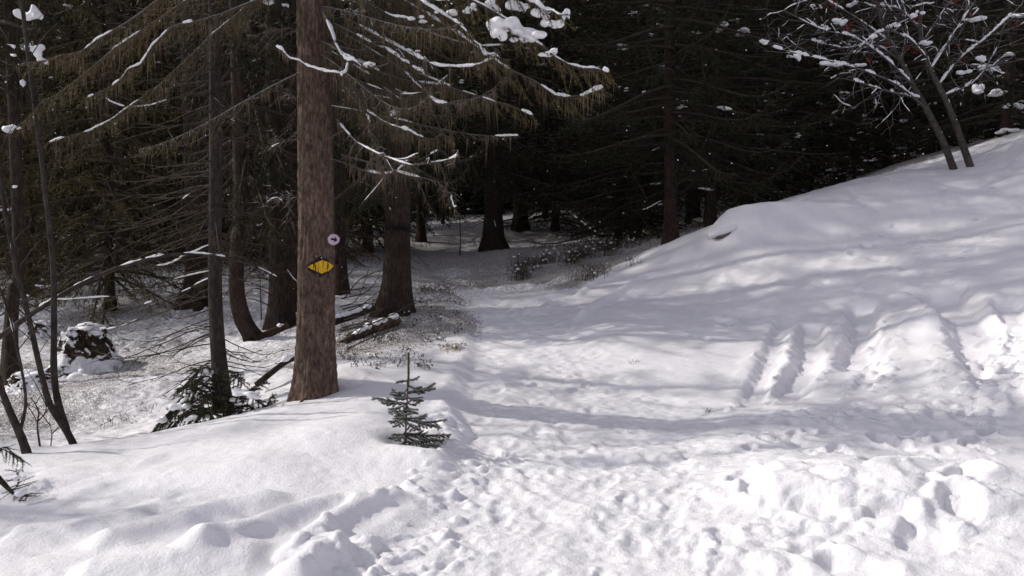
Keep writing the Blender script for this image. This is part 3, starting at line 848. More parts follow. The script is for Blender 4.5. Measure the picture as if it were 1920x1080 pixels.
disc('face', .049, .0012, .0022, M['plate'], sign, wob=.03)
def prism(name, poly, h0, h1, m, parent, rot=0):
    c_, s_ = math.cos(rot), math.sin(rot)
    pl = [(x * c_ - y * s_, x * s_ + y * c_) for x, y in poly]; n = len(pl)
    v = [tan * -x + np.array([0, 0, y]) + nor * h0 for x, y in pl] + [tan * -x + np.array([0, 0, y]) + nor * h1 for x, y in pl]
    me = bpy.data.meshes.new(name)
    me.from_pydata([tuple(q) for q in v], [], [tuple(range(n, 2 * n))] + [(i, (i + 1) % n, n + (i + 1) % n, n + i) for i in range(n)])
    me.materials.append(m); return obj(name, me, parent)
prism('arrow', [(.037, 0), (.007, .028), (.009, .011), (-.032, .009), (-.023, 0), (-.032, -.009), (.009, -.011), (.007, -.028)], .0024, .0036, M['black'], sign, math.radians(192))

# ---- boughs of the marked spruce: pixel, pixel, distance triples traced in space
def bough_obj(pl, rb, snow=.6, th=1.0, lich=.5, lich_len=.2, twig=True, leafy=0, seed=0, n=18, tw=.4):
    g = np.random.default_rng(seed)
    p = spline([P(*c) for c in pl], n) - np.array([HX, HY, HZ])
    p = p + np.stack([fbm(np.arange(n) * .5, np.full(n, seed * 3.1 + c), 500 + c, 2) for c in range(3)], 1) * .06 * (np.linspace(0, 1, n)[:, None])
    wood = MB(); fol = MB() if leafy else None
    tube(wood, p, np.linspace(rb, rb * .3, n), 7)
    qe = None
    if leafy:
        qe = bough(wood, fol, p, g, rb * .5, tw=.5 * leafy, nl=.028, nw=.0045, step=.045, nstep=.012, per=3, hang=.5, start=.15)
    elif twig:
        qe = bough(wood, None, p, g, rb * .5, tw=tw, step=.07, hang=.3, start=.12, dead=True)
        if qe is not None:
            q, e = qe; k = g.uniform(size=len(q)) < .6
            m_ = (q + e) / 2; dd = g.normal(0, .07, (len(q), 3)) - np.array([0, 0, .02])
            twigs3(wood, m_[k], (m_ + dd)[k], .003)
    forks = []
    if not leafy and twig:
        for _ in range(9):
            i_ = g.integers(4, n - 1); tg = nrm(p[min(i_ + 1, n - 1)] - p[i_ - 1])
            dv = nrm(tg * g.uniform(.3, .9) + g.normal(0, .5, 3) + np.array([0, 0, g.uniform(-.5, .15)])); l = g.uniform(.12, .55) * (1.2 - i_ / n)
            f_ = spline([p[i_], p[i_] + dv * l * .5 + g.normal(0, .03, 3), p[i_] + dv * l + np.array([0, 0, g.uniform(-.08, .06)])], 9)
            bough(wood, None, f_, g, rb * .4, tw=.7, step=.05, hang=.35, start=.1, dead=True); forks.append(f_)
    o = wood.build('branch', M['twig_rime'], hero)
    if leafy: fol.build('needles', M['needle_brown'], o, False)
    if snow > 0:
        sn = MB(); snow_along(sn, p, np.linspace(rb, rb * .3, n), g, snow, th, 8)
        for f_ in forks:
            if g.uniform() < .5: snow_along(sn, f_[2:], rb * .3, g, snow * .6, th * .7, 6)
        if not sn.empty(): sn.build('snow', M['snow'], o)
    if lich > 0:
        li = MB(); q, t, u, _ = along(p, .03); k = g.uniform(size=len(q)) < lich * .8 * (.4 + 1.2 * (noise2(np.arange(len(q)) * .13, np.full(len(q), seed * 1.0), 33) > .5)); strands(li, q[k], lich_len * 1.1, .0028, g, 6)
        for f_ in forks:
            q, t, u, _ = along(f_, .05); strands(li, q[g.uniform(size=len(q)) < lich * .5], lich_len * g.uniform(.4, 1.3), .0026, g, 5)
        if qe is not None:
            k = g.uniform(size=len(qe[0])) < lich * .85; strands(li, ((qe[0] + qe[1]) / 2)[k], lich_len * .8, .0026, g, 5)
        if not li.empty(): li.build('lichen', M['lichen_hero'], o, False)
    return o, p
HB = [
 ([(606,25,7.28),(632,85,7.05),(650,112,6.9),(690,122,6.8),(728,106,6.7)], .017, .9, 1.3, .25, .12, False, 0),
 ([(652,118,6.9),(645,137,6.85),(600,135,6.9),(560,118,6.95),(520,85,7.0)], .008, .75, 1.2, .5, .10, False, 0),
 ([(628,45,7.35),(700,82,7.1),(745,108,7.0),(800,140,6.9)], .010, .4, 1.0, .6, .2, True, 0),
 ([(632,225,7.4),(648,245,7.2),(680,275,6.9),(722,296,6.7),(780,312,6.5),(830,302,6.4),(863,280,6.3)], .011, .6, .6, .5, .2, True, 0),
 ([(632,-20,7.35),(690,8,7.2),(760,36,7.0),(815,50,6.9)], .010, .45, 1.0, .6, .2, True, 0),
 ([(640,60,7.4),(740,120,7.1),(785,160,7.0),(805,182,6.9),(850,192,6.8),(935,176,6.7)], .009, .5, 1.0, .6, .22, True, 0),
 ([(640,30,7.45),(760,95,7.1),(805,120,6.9),(870,128,6.75),(905,116,6.7),(932,98,6.6)], .010, .6, 1.2, .5, .2, True, 0),
 ([(640,100,7.5),(730,140,7.3),(860,168,7.1),(1000,205,6.9)], .013, .45, 1.1, .9, .28, True, .8),
 ([(640,160,7.45),(690,208,7.2),(760,245,7.0),(850,262,6.85)], .010, .35, .9, .9, .3, True, .7),
 ([(640,290,7.5),(740,320,7.3),(820,348,7.1),(858,388,7.0)], .009, .3, .9, .6, .2, True, 0),
 ([(640,120,7.4),(680,205,7.2),(700,250,7.1),(720,330,7.0)], .008, .2, .9, .9, .25, True, 0),
 ([(570,-25,7.35),(480,2,7.0),(400,30,6.8),(330,52,6.7),(285,95,6.6),(240,140,6.5),(160,190,6.4)], .014, .38, .8, .7, .28, True, .6),
 ([(560,-140,7.4),(400,-50,7.0),(290,2,6.8),(205,68,6.6),(130,100,6.5),(40,112,6.4)], .013, .36, .8, .7, .28, True, .6),
 ([(575,60,7.4),(540,55,7.2),(500,52,7.1)], .006, .2, .8, .6, .1, True, 0),
 ([(572,262,7.35),(545,262,7.2),(505,268,7.0)], .006, .2, .8, .4, .1, True, 0),
 ([(571,190,7.35),(545,180,7.2),(520,165,7.05)], .005, .0, .8, .3, .1, True, 0),
 ([(572,370,7.35),(540,370,7.2),(500,376,7.0)], .005, .1, .8, .2, .08, True, 0),
 ([(640,-160,7.4),(800,-50,7.0),(900,10,6.8),(985,68,6.7),(1060,112,6.6),(1145,135,6.5)], .016, .8, 1.4, .8, .2, True, 1.0),
 ([(640,-120,7.4),(760,-20,7.0),(860,40,6.8),(900,85,6.7),(960,110,6.6)], .012, .7, 1.4, .8, .2, True, .9),
 ([(660,-60,7.5),(850,60,7.2),(960,130,7.0),(1060,180,6.85),(1130,160,6.7)], .012, .6, 1.2, .9, .25, True, .9),
 ([(640,-200,7.4),(860,-60,6.9),(980,0,6.7),(1060,30,6.5)], .012, .8, 1.4, .5, .2, True, .9),
 ([(545,-120,7.5),(400,-30,7.4),(260,60,7.3),(140,150,7.2),(20,240,7.1)], .012, .25, .7, .9, .3, True, .7),
 ([(545,-60,7.6),(440,30,7.6),(330,130,7.5),(240,200,7.4),(100,270,7.3)], .011, .25, .7, .9, .3, True, .8),
]
for k_, b in enumerate(HB): bough_obj(*b, seed=k_ + 1)
# more thin dead boughs hung with lichen on the path side and towards the hollow
for k_ in range(30):
    g = np.random.default_rng(900 + k_)
    z = g.uniform(2.2, 6.0); sidew = g.uniform() < .72
    a = g.uniform(-.9, .8) if sidew else math.pi + g.uniform(-.7, .9)
    L = g.uniform(.7, 1.9)
    p = limb((.04 + math.cos(a) * .12, math.sin(a) * .12, z), a, L, g.uniform(-.5, -.1), g.uniform(.1, .5), g.uniform(.1, .5), 12)
    wood, li, sn = MB(), MB(), MB()
    qe = bough(wood, None, p, g, .009, tw=.45, step=.07, hang=.3, start=.1, dead=True)
    m_ = (qe[0] + qe[1]) / 2; twigs3(wood, m_, m_ + g.normal(0, .07, m_.shape), .003)
    fol = MB(); bough(wood, fol, p, g, .006, tw=.5, nl=.026, nw=.005, step=.05, nstep=.016, per=2, hang=.6, start=.25)
    o = wood.build('branch', M['twig_rime'], hero, False)
    if k_ % 3: fol.build('needles', M['needle_brown'], o, False)
    q, t, u, _ = along(p, .06); strands(li, q[g.uniform(size=len(q)) < .55], .28, .0028, g, 7); strands(li, m_[::2], .22, .0026, g, 5); li.build('lichen', M['lichen_hero'], o, False)
    if g.uniform() < .6:
        snow_along(sn, p, .008, g, .35, .8, 6)
        if not sn.empty(): sn.build('snow', M['snow'], o)
# crown above the frame
pr = PROTO['tall']
for part in ('branches', 'foliage'):
    o = obj(part, pr[part], hero); o.location = (0, 0, 4.2); o.scale = (.62, .62, 1)
# pads of snow on the leafy boughs at the right, merged into soft shapes
def pads(name, items, parent, origin, vox=.016, seed=3):
    g = np.random.default_rng(seed); mb = MB()
    for (px, py, d, w, h, n) in items:
        c = P(px, py, d) - np.asarray(origin)
        for _ in range(n):
            s = g.uniform(.55, 1.0)
            cc = c + np.array([g.normal(0, .32) * w, g.normal(0, .3) * w, g.normal(0, .16) * h])
            blob(mb, cc, (w * .38 * s, w * .34 * s, h * .34 * s), g, 2, .2)
    o = mb.build(name, M['snow'], parent)
    md = o.modifiers.new('r', 'REMESH'); md.mode = 'VOXEL'; md.voxel_size = vox; md.use_smooth_shade = True
    m2 = o.modifiers.new('s', 'SMOOTH'); m2.iterations = 3; m2.factor = .5
    dg = bpy.context.evaluated_depsgraph_get(); me = bpy.data.meshes.new_from_object(o.evaluated_get(dg))
    o.modifiers.clear(); bpy.data.objects.remove(o)
    V_ = np.zeros(len(me.vertices) * 3, np.float32); me.vertices.foreach_get('co', V_); V_ = V_.reshape(-1, 3)
    E_ = np.zeros(len(me.edges) * 2, np.int32); me.edges.foreach_get('vertices', E_); E_ = E_.reshape(-1, 2)
    lab = np.arange(len(V_))
    while True:                                   # each separate pad becomes a part of its own
        m_ = np.minimum(lab[E_[:, 0]], lab[E_[:, 1]]); l2 = lab.copy(); np.minimum.at(l2, E_[:, 0], m_); np.minimum.at(l2, E_[:, 1], m_); l2 = l2[l2]
        if (l2 == lab).all(): break
        lab = l2
    qf = np.array([list(p_.vertices) for p_ in me.polygons])
    for u_ in np.unique(lab):
        sel = np.where(lab == u_)[0]
        if len(sel) < 40: continue
        rm = np.full(len(V_), -1); rm[sel] = np.arange(len(sel)); mb = MB(); mb.add(V_[sel], rm[qf[lab[qf[:, 0]] == u_]]); mb.build(name, M['snow'], parent)
ho = (HX, HY, HZ)
pads('snow_pad', [(955,45,6.7,.20,.19,7),(935,62,6.65,.12,.12,4),(985,60,6.7,.22,.11,6),(965,10,6.8,.14,.14,5),(925,8,6.8,.12,.09,4)], hero, ho, .014, 1)
pads('snow_pad', [(1015,20,6.7,.16,.10,5),(1030,42,6.65,.14,.10,5),(1058,28,6.6,.09,.08,4),(990,12,6.75,.10,.08,3)], hero, ho, .014, 2)
pads('snow_pad', [(843,20,6.8,.13,.07,5),(790,38,6.9,.12,.05,4),(835,2,6.9,.12,.06,4),(880,10,6.8,.1,.06,3)], hero, ho, .013, 3)
pads('snow_pad', [(985,72,6.68,.16,.07,6),(1030,98,6.6,.14,.05,6)], hero, ho, .013, 4)
pads('snow_pad', [(645,138,6.83,.045,.08,3),(690,122,6.78,.12,.05,6)], hero, ho, .01, 5)
# ---- trunks in and around the hollow
LEFT = 'spruces in the snowy hollow'
PATHG = 'spruces where the path enters the wood'
# slim trunk with sweeping dead twigs
bx, by, bz = at(415, 790, 7.9)
slim = thing('spruce_tree', 'slim dark spruce with long sweeping dead twigs above the snowy bush', 'tree', (bx, by, bz))
me = trunk_mesh([(.06, 0, -.4), (.03, 0, 0), (-.01, 0, .7), (-.02, 0, 1.4), (.02, 0, 2.6), (.06, 0, 4.5), (.1, 0, 9), (.1, 0, 13)], .070, .01, 16, 60, .5, 3, m=M['bark_slim'])[0]
obj('trunk', me, slim)
for k_ in range(64):
    g = np.random.default_rng(1500 + k_)
    z = g.uniform(.45, 2.3) if k_ < 52 else g.uniform(2.3, 4.2); left = g.uniform() < .72
    a = (math.pi + g.uniform(-.75, .75)) if left else g.uniform(-.8, .8)
    L = (g.uniform(.5, 1.75) if left else g.uniform(.25, .9))
    p = limb((-.015, 0, z), a, L, g.uniform(-.35, .05), g.uniform(.15, .55), g.uniform(.15, .5), 12)
    p[:, 2] += .03 * fbm(np.linspace(0, 4, 12), np.full(12, k_ * 1.7), 700, 2)
    wood = MB(); bough(wood, None, p, g, .0065, tw=.5, step=.16, hang=.15, start=.25, dead=True); o = wood.build('branch', M['twig'], slim, False)
    if g.uniform() < .2:
        sn = MB(); snow_along(sn, p, .006, g, .25, .5, 5)
        if not sn.empty(): sn.build('snow', M['snow'], o)
for part in ('branches', 'foliage', 'snow'):
    o = obj(part, PROTO['bare'][part], slim); o.location = (0, 0, 1.2); o.scale = (.75,) * 3

def curve_px(base, pl, d):
    """trunk course traced at pixels, as local offsets"""
    out = []
    for px, py in pl:
        q = P(px, py, d); out.append((q[0] - base[0], q[1] - base[1], q[2] - base[2]))
    return out
b = at(478, 636, 11.3); tree('mossy', b, 'spruce with a trunk curved like a hook at its foot', 1.0, 1, .105, curve_px(b, [(452, 600), (437, 540), (440, 440), (446, 330)], 11.3), LEFT, flare=.7, seed=1, slim=.42)
b = at(527, 612, 12.1); tree('tall', b, 'stout spruce close behind the left edge of the blazed trunk', 2.0, 1, .165, curve_px(b, [(523, 570), (520, 450), (522, 300)], 12.1), LEFT, flare=.6, seed=2, slim=.55)
b = at(553, 596, 13.2); tree('bare', b, 'thin pole of a spruce half hidden by the blazed trunk', .5, 1, .062, curve_px(b, [(554, 500), (554, 380)], 13.2), LEFT, seed=3)
b = at(738, 590, 11.6); tree('tall', b, 'stout spruce with flared foot standing left of the path', 4.0, 1, .19, curve_px(b, [(730, 540), (724, 440), (720, 300)], 11.6), flare=.75, k=18, seed=4, slim=.5)
b = at(640, 545, 15); tree('high', b, 'dark spruce just behind the right edge of the blazed trunk', 3.2, 1, .115, curve_px(b, [(640, 480), (639, 380)], 15), LEFT, seed=5)
b = at(22, 703, 9.8); T7 = (b, tree('bare', b, 'dark spruce with spreading foot at the left border of the hollow', 0, 1, .072, curve_px(b, [(20, 640), (26, 540), (34, 420)], 9.8), LEFT, flare=1.0, seed=6, slim=.45))
b = at(55, 553, 16); tree('shaggy', b, 'dark bushy spruce far back at the left border', .9, .5, .15, None, LEFT, flare=.7, seed=7, slim=.55)
b = at(362, 578, 14.2); tree('high', b, 'spruce with a dark wide foot behind the slim trunk', .2, 1, .19, curve_px(b, [(365, 540), (368, 440)], 14.2), LEFT, flare=.9, seed=8, slim=.5)
b = at(150, 486, 21); tree('mossy', b, 'spruce standing behind the arched stem', 2.9, 1, None, None, LEFT)
b = at(232, 505, 18.5); tree('high', b, 'tall spruce behind the big stump and the arched stem', 2.9, 1, .13, None, LEFT, slim=.9)
b = at(262, 470, 25); tree('dense', b, 'spruce far behind the arched stem', .7, 1, None, None, LEFT)
b = at(470, 480, 22); tree('mossy', b, 'far spruce between the slim trunk and the hooked trunk', 1.9, 1.05, None, None, LEFT)
b = at(600, 470, 24); tree('tall', b, 'far spruce straight behind the blazed trunk', 3.9, 1, None, None, LEFT)
b = at(-40, 480, 23); tree('dense', b, 'spruce cut by the left border', 2.2, 1, None, None, LEFT)
b = at(400, 500, 19.5); tree('high', b, 'bare tall spruce left of the slim trunk, deeper in the hollow', 1.2, .9, None, None, LEFT)
b = at(560, 495, 19); tree('high', b, 'bare tall spruce peeping out left of the blazed trunk', 4.2, .9, None, None, LEFT)
b = at(790, 440, 27); tree('dense', b, 'dense spruce at the left side of the path bend', 2.2, 1, None, None, PATHG)
for px, py, d, s_, lb in [(95,515,17.5,.45,'shaggy brown spruce between the forked sapling and the big stump'),(205,530,14.0,.75,'shaggy brown spruce right behind the big stump'),(318,495,20,.5,'shaggy brown spruce left of the slim trunk'),(490,492,20.5,1.0,'shaggy brown spruce between the slim and the blazed trunk'),(20,500,19,.55,'shaggy brown spruce at the left border'),(590,500,20,1.0,'shaggy brown spruce behind the blazed trunk'),(690,480,24.5,.8,'shaggy brown spruce between the blazed trunk and the flared one'),(270,470,22,1.1,'tall shaggy spruce far behind the stump'),(410,478,23,1.1,'tall shaggy spruce far behind the slim trunk')]:
    b = at(px, py, d); tree('shaggy', b, lb, px * .7, s_, None, None, LEFT)
b = at(690, 470, 23); tree('mossy', b, 'far spruce left of the stout trunk by the path', 1.2, 1, None, None, LEFT)
# beyond the path
PATHG = 'spruces where the path enters the wood'
b = at(925, 463, 24); tree('tall', b, 'dark spruce with spread roots right of the path bend', 1.2, 1, .27, None, PATHG, flare=.9, seed=9)
b = at(976, 424, 28.5); tree('tall', b, 'dark spruce behind the rooted one at the path bend', 3.0, 1, .24, None, PATHG, flare=.5, seed=10)
b = at(1022, 405, 32); tree('dense', b, 'thin leaning spruce deep in the wood beyond the path', 2.0, 1, .10, None, PATHG, seed=11)
b = at(1042, 398, 33); tree('dense', b, 'thin spruce next to the leaning one deep in the wood', 4.4, .95, .09, None, PATHG, seed=12)
b = at(1258, 453, 17.5); tree('tall', b, 'slender reddish spruce at the edge of the bank', 5.1, 1, .135, curve_px(b, [(1256, 400), (1252, 200), (1250, 60)], 17.5), flare=.55, seed=13)
b = at(1333, 430, 18.6); T14 = (b, tree('dense', b, 'spruce rising behind the snow covered rock', 0, 1, .10, None, PATHG, seed=14))
b = at(1885, 262, 19.0); TR = (b, tree('skirt', b, 'spruce with thick snow pads at the right border above the bank', 0, 1))
b = at(1290, 425, 24); tree('bare', b, 'thin spruce between the two at the bank edge', .4, .95, .07, None, PATHG, seed=15)
b = at(862, 468, 22)
t = thing('dead_sapling', 'thin dead sapling standing left of the rooted spruce', 'sapling', b)
mb = MB(); tube(mb, [(0, 0, -.1), (.02, 0, .5), (.0, 0, 1.1), (.03, 0, 1.9)], [.02, .017, .012, .004], 6); mb.build('stem', M['twig'], t)
mb = MB(); g = np.random.default_rng(4); hs = g.uniform(.6, 1.8, 14); aa = g.uniform(0, 6.28, 14); twigs3(mb, np.stack([0 * hs, 0 * hs, hs], 1), np.stack([np.cos(aa) * .25, np.sin(aa) * .25, hs + .05], 1), .006); mb.build('twigs', M['twig'], t)

# darker ranks behind
DARK = 'dark spruces filling the wood behind'
g = np.random.default_rng(77)
spots = []
def far_ok(x, y, md):
    return all((x - a) ** 2 + (y - b_) ** 2 > md * md for a, b_ in spots)
def rank(y0, y1, n, x0, x1, md, keys, label, avoid_path=True):
    c_ = 0; tries = 0
    while c_ < n and tries < 4000:
        tries += 1
        y = g.uniform(y0, y1); x = g.uniform(x0, x1) * (y + 2)
        if avoid_path and y < 36 and abs(x - (-1.2 - (y - 20) * .11)) < 2.2 and y < 34: continue
        if not far_ok(x, y, md): continue
        spots.append((x, y)); c_ += 1
        tree(keys[g.integers(len(keys))], (x, y, gz(x, y) - .05), label, g.uniform(0, 6.28), g.uniform(.85, 1.2), group=DARK)
rank(21, 27, 13, .12, .68, 1.6, ['skirt', 'dense', 'skirt'], 'ORD')
rank(27, 42, 26, .03, .75, 1.9, ['dense', 'skirt', 'dense'], 'dark spruce deep in the wood above the bank')
rank(26, 42, 22, -.75, .02, 2.1, ['mossy', 'dense', 'dense'], 'dark spruce deep in the wood left of the path')
ORDN = 'first second third fourth fifth sixth seventh eighth ninth tenth eleventh twelfth thirteenth'.split()
fr = sorted([o for o in COL.objects if o.get('label') == 'ORD'], key=lambda o: o.location.x / o.location.y)
for k_, o in enumerate(fr): o['label'] = ORDN[k_] + ' from the path of the dark spruces lining the top of the bank'
# low young spruces closing the gaps under the crowns
for px, py, d, s, lb in [(1170,430,26,.55,'small young spruce beside the fallen log'),(1440,385,22,.5,'young spruce left of the rowan on the bank crest'),(1600,345,22,.6,'young spruce behind the bank crest near the rowan'),
                     (1880,262,22,.7,'snow dusted young spruce at the right border'),(1760,300,24,.7,'young spruce right behind the rowan stems'),(1520,372,25,.7,'young spruce deep behind the bank crest'),
                     (830,425,33,.8,'young spruce closing the end of the path'),(760,430,30,.7,'young spruce left of the path end'),(1120,420,31,.7,'young spruce behind the fallen log'),
                     (1390,395,27,.8,'young spruce behind the snow covered rock'),(100,475,24,.7,'young spruce left of the spruce behind the arched stem'),(420,465,26,.75,'young spruce behind the slim trunk')]:
    b = at(px, py, d); tree('young', b, lb, d * 1.3, s, name='young_spruce')
# unseen trees added outside the frame to shade the bank and the hollow
SH = 'unseen spruces added left of the view for shade'
for x, y, kx, s in [(-13.5, 15.3, 'bare', 1), (-6.3, 5.5, 'young', .55), (-15, 19, 'high', 1), (-12.6, 17.6, 'high', 1), (-17.5, 16.2, 'mossy', 1), (-9.6, 6.1, 'young', .8), (-7.6, 5.3, 'young', .5), (-13, 20.5, 'dense', 1), (-21, 16.5, 'dense', 1), (-22, 23, 'tall', 1.1), (-18, 27, 'tall', 1), (-27, 20.5, 'dense', 1), (-24.5, 28, 'tall', 1), (-19.5, 10.2, 'bare', .8)]:
    tree(kx, (x, y, gz(x, y) - .05), 'unseen spruce beyond the left border, added for its shade', x * 3.1, s, group=SH)

# unseen spruces added behind and beside the viewer to narrow the open sky
for x, y, kx, s in [(-9, -8, 'tall', 1), (-5, -10, 'dense', 1), (-1, -8.5, 'tall', 1), (3, -10, 'dense', 1.1), (7, -8, 'tall', 1), (11, -5, 'dense', 1), (13.5, -1, 'tall', 1), (14, 3.5, 'dense', 1), (16, 8, 'tall', 1), (-13, -5, 'dense', 1), (-7, -14, 'tall', 1), (1, -14, 'tall', 1.1), (9, -13, 'tall', 1), (18, 1, 'tall', 1.1), (17, 13, 'dense', 1), (20, 18, 'tall', 1)]:
    tree(kx, (x, y, gz(x, y) - .05), 'unseen spruce around the viewer, added to narrow the open sky', x * 2.3, s, group='unseen spruces added around the viewer')

# far wood closing the view, one mass
g = np.random.default_rng(5); far = MB()
for _ in range(620):
    y = 42 + 78 * g.uniform() ** 1.4; x = g.uniform(-1.0, 1.0) * (y + 5); z = base_h(x, y)[0]; Ht = g.uniform(13, 20)
    tube(far, [(x, y, z - .5), (x, y, z + Ht)], [.2, .02], 5, False)
    nl = 240; f = g.uniform(.06, 1, nl); a = g.uniform(0, 6.28, nl); Lr = 3.0 * (1 - f) ** .8 + .3
    st = np.stack([np.full(nl, x), np.full(nl, y), z + f * Ht], 1); en = st + np.stack([np.cos(a) * Lr, np.sin(a) * Lr, -.45 * Lr], 1)
    sdv = np.stack([-np.sin(a), np.cos(a), 0 * a], 1) * (.14 + .08 * Lr)[:, None]
    md = (st + en) / 2 + np.array([0, 0, -.15])
    v = np.stack([st, md + sdv, en, md - sdv], 1); far.add(v, np.arange(nl * 4).reshape(-1, 4))
tag(far.build('distant_forest', M['needle'], None, False), 'distant wood of dark spruces reading as one mass', 'forest', None, 'stuff')

pads('snow_pad', [(1340,55,18.4,.34,.22,6),(1392,62,18.4,.42,.14,7),(1315,62,18.4,.2,.08,4)], T14[1], T14[0], .03, 21)
pads('snow_pad', [(1268,205,18.2,.34,.10,6),(1278,190,18.2,.22,.16,5),(1272,218,18.1,.14,.16,3),(1325,354,18.2,.34,.08,5),(1170,90,18.6,.2,.10,3)], T14[1], T14[0], .03, 22)
pads('snow_pad', [(1855,125,18.6,.45,.14,6),(1835,165,18.6,.22,.26,5),(1865,175,18.5,.40,.16,6)], TR[1], TR[0], .03, 23)
pads('snow_pad', [(1885,245,18.5,.40,.16,6),(1905,200,18.5,.3,.2,4),(1910,30,18.6,.3,.16,4),(1895,100,18.6,.25,.1,4)], TR[1], TR[0], .03, 24)
pads('snow_pad', [(20,240,9.4,.17,.12,5),(42,220,9.4,.15,.06,4),(30,352,9.4,.12,.04,3)], T7[1], T7[0], .02, 25)
pads('snow_pad', [(72,92,9.3,.14,.17,5),(85,115,9.3,.12,.10,4),(45,30,9.3,.18,.16,5),(78,25,9.3,.12,.16,4),(20,85,9.3,.1,.06,3),(30,105,9.3,.1,.06,3)], T7[1], T7[0], .02, 26)
# ------------------------------------------------------------------ the little spruce in the foreground
g = np.random.default_rng(42)
SX, SY = SAP[0], SAP[1]; SZ = gz(SX, SY)
sap = thing('spruce_sapling', 'little frosted spruce sapling poking out of the snow beside the path', 'sapling', (SX, SY, SZ))
S = SAP[1] / F     # metres per pixel at the sapling
def sp(px, py, dy=0.0): 
    q = P(px, py, SY + dy); return q - np.array([SX, SY, SZ])
stem = spline([sp(760, 848), sp(761, 800), sp(764, 740), sp(766, 700), sp(766, 661)], 24)
mb = MB(); tube(mb, stem, np.linspace(.0078, .0020, 24), 8); st_o = mb.build('stem', mat('sapling_bark', m_plain((.15, .075, .045), .85, .3, 60)), sap)
mb = MB(); q, t, u, _ = along(stem[13:], .0022); needles(mb, np.repeat(q, 8, 0), np.repeat(t, 8, 0), .017, .0040, g, .9, .8, -.1); mb.build('leader_needles', M['needle_tip'], sap, False)
mb = MB(); blob(mb, stem[-1] + np.array([0, 0, .004]), (.008, .008, .006), g, 2); mb.build('snow', M['snow'], sap)
SB = [ # py on the stem, tip px, tip py, depth shift of the tip
 (712,786,706,.0),(714,744,717,.05),(722,790,725,-.05),(735,816,718,.04),(738,815,729,-.06),(728,748,736,-.06),(745,742,741,.1),(745,790,750,-.16),
 (757,698,746,.02),(757,716,756,-.10),(756,788,752,-.02),(757,730,775,-.18),(758,750,778,-.20),(760,778,773,-.2),(750,735,730,.18),
 (786,838,787,.02),(787,828,803,-.12),(784,800,777,.15),(790,785,806,-.17),(784,728,790,.0),(786,740,800,-.16),(786,745,772,.2),
 (815,832,826,.0),(818,822,836,-.14),(812,845,815,.1),(815,735,815,.05),(818,728,822,-.06),(820,752,838,-.2),(822,785,842,-.2),(815,790,812,.2),(818,800,838,-.1),(808,742,826,-.12),
]
for k_, (y0, tx, ty, dd) in enumerate(SB):
    g = np.random.default_rng(3000 + k_)
    a = np.array([np.interp(sp(760, y0)[2], stem[:, 2], stem[:, 0]), 0, sp(760, y0)[2]]); b = sp(tx, ty, dd)
    L = np.linalg.norm(b - a)
    mid = (a + b) / 2 + np.array([0, 0, -.012 + .03 * g.uniform(-.4, .6)])
    p = spline([a, mid, b], 10)
    wood, fol, fr = MB(), MB(), MB()
    tube(wood, p, np.linspace(.0035, .0014, 10), 5)
    tw = [p]
    ns = int(L / .028)
    for s_ in range(ns):
        u_ = .25 + .7 * (s_ + .5) / ns; c_ = p[int(u_ * 9)]; tg = nrm(p[-1] - p[0]); sd = nrm(np.cross(tg, [0, 0, 1])) * (1 if s_ % 2 else -1)
        l_ = L * .42 * (1.1 - u_) * g.uniform(.7, 1.2) + .012
        e_ = c_ + (sd * .75 + tg * .65 + np.array([0, 0, g.uniform(-.25, .1)])) * l_
        q_ = np.stack([c_, (c_ + e_) / 2 + np.array([0, 0, -.003]), e_]); tw.append(spline(q_, 5)); twigs3(wood, [c_], [e_], .0016)
    for q_ in tw:
        q, t, u, _ = along(q_, .0024)
        needles(fol, np.repeat(q, 5, 0), np.repeat(t, 5, 0), .0145, .0030, g, .8, .55, .0)
        k = g.uniform(size=len(q)) < .8
        needles(fr, np.repeat(q[k] + np.array([0, 0, .0035]), 1, 0), np.repeat(t[k], 1, 0), .011, .003, g, .8, .5, -.5)
    o = wood.build('branch', M['twig'], sap, False); fol.build('needles', M['needle_sap'], o, False); fr.build('frost', M['frost'], o, False)

# ------------------------------------------------------------------ snowy spruce bush under the slim trunk
BX, BY, BZ = at(405, 800, 7.25)
bush_o = thing('spruce_bush', 'low spruce bush with thick snow pads at the foot of the slim trunk', 'bush', (BX, BY, BZ)); bo = (BX, BY, BZ)
for k_, pl in enumerate([
  [(420,760,7.3),(390,705,7.2),(350,735,7.1),(300,800,7.0)],[(420,770,7.3),(370,730,7.2),(320,770,7.05),(285,810,7.0)],[(415,780,7.3),(360,770,7.1),(310,815,7.0),(296,840,6.95)],
  [(420,760,7.3),(400,700,7.2),(380,690,7.1),(340,730,7.0)],[(420,770,7.2),(390,740,7.0),(370,790,6.9),(355,825,6.85)],[(425,770,7.3),(450,735,7.2),(480,750,7.1),(510,775,7.1)],
  [(425,775,7.3),(460,760,7.2),(490,770,7.1),(512,740,7.1)],[(425,780,7.2),(440,770,7.0),(470,785,6.95),(490,790,6.9)],[(415,770,7.35),(410,710,7.3),(430,695,7.2),(455,720,7.1)],
  [(420,775,7.3),(400,760,7.0),(400,800,6.9)],[(415,775,7.3),(350,760,7.3),(300,790,7.3)],[(425,770,7.3),(470,730,7.35),(500,715,7.4)],[(420,770,7.3),(380,720,7.35),(330,730,7.4)]]):
    g = np.random.default_rng(5000 + k_); p = spline([P(*c) for c in pl], 14) - np.array(bo)
    wood, fol = MB(), MB(); bough(wood, fol, p, g, .010, tw=.75, nl=.026, nw=.006, step=.026, nstep=.008, per=4, hang=.35, start=.1)
    o = wood.build('branch', M['twig'], bush_o, False); fol.build('needles', M['needle_bush'], o, False)
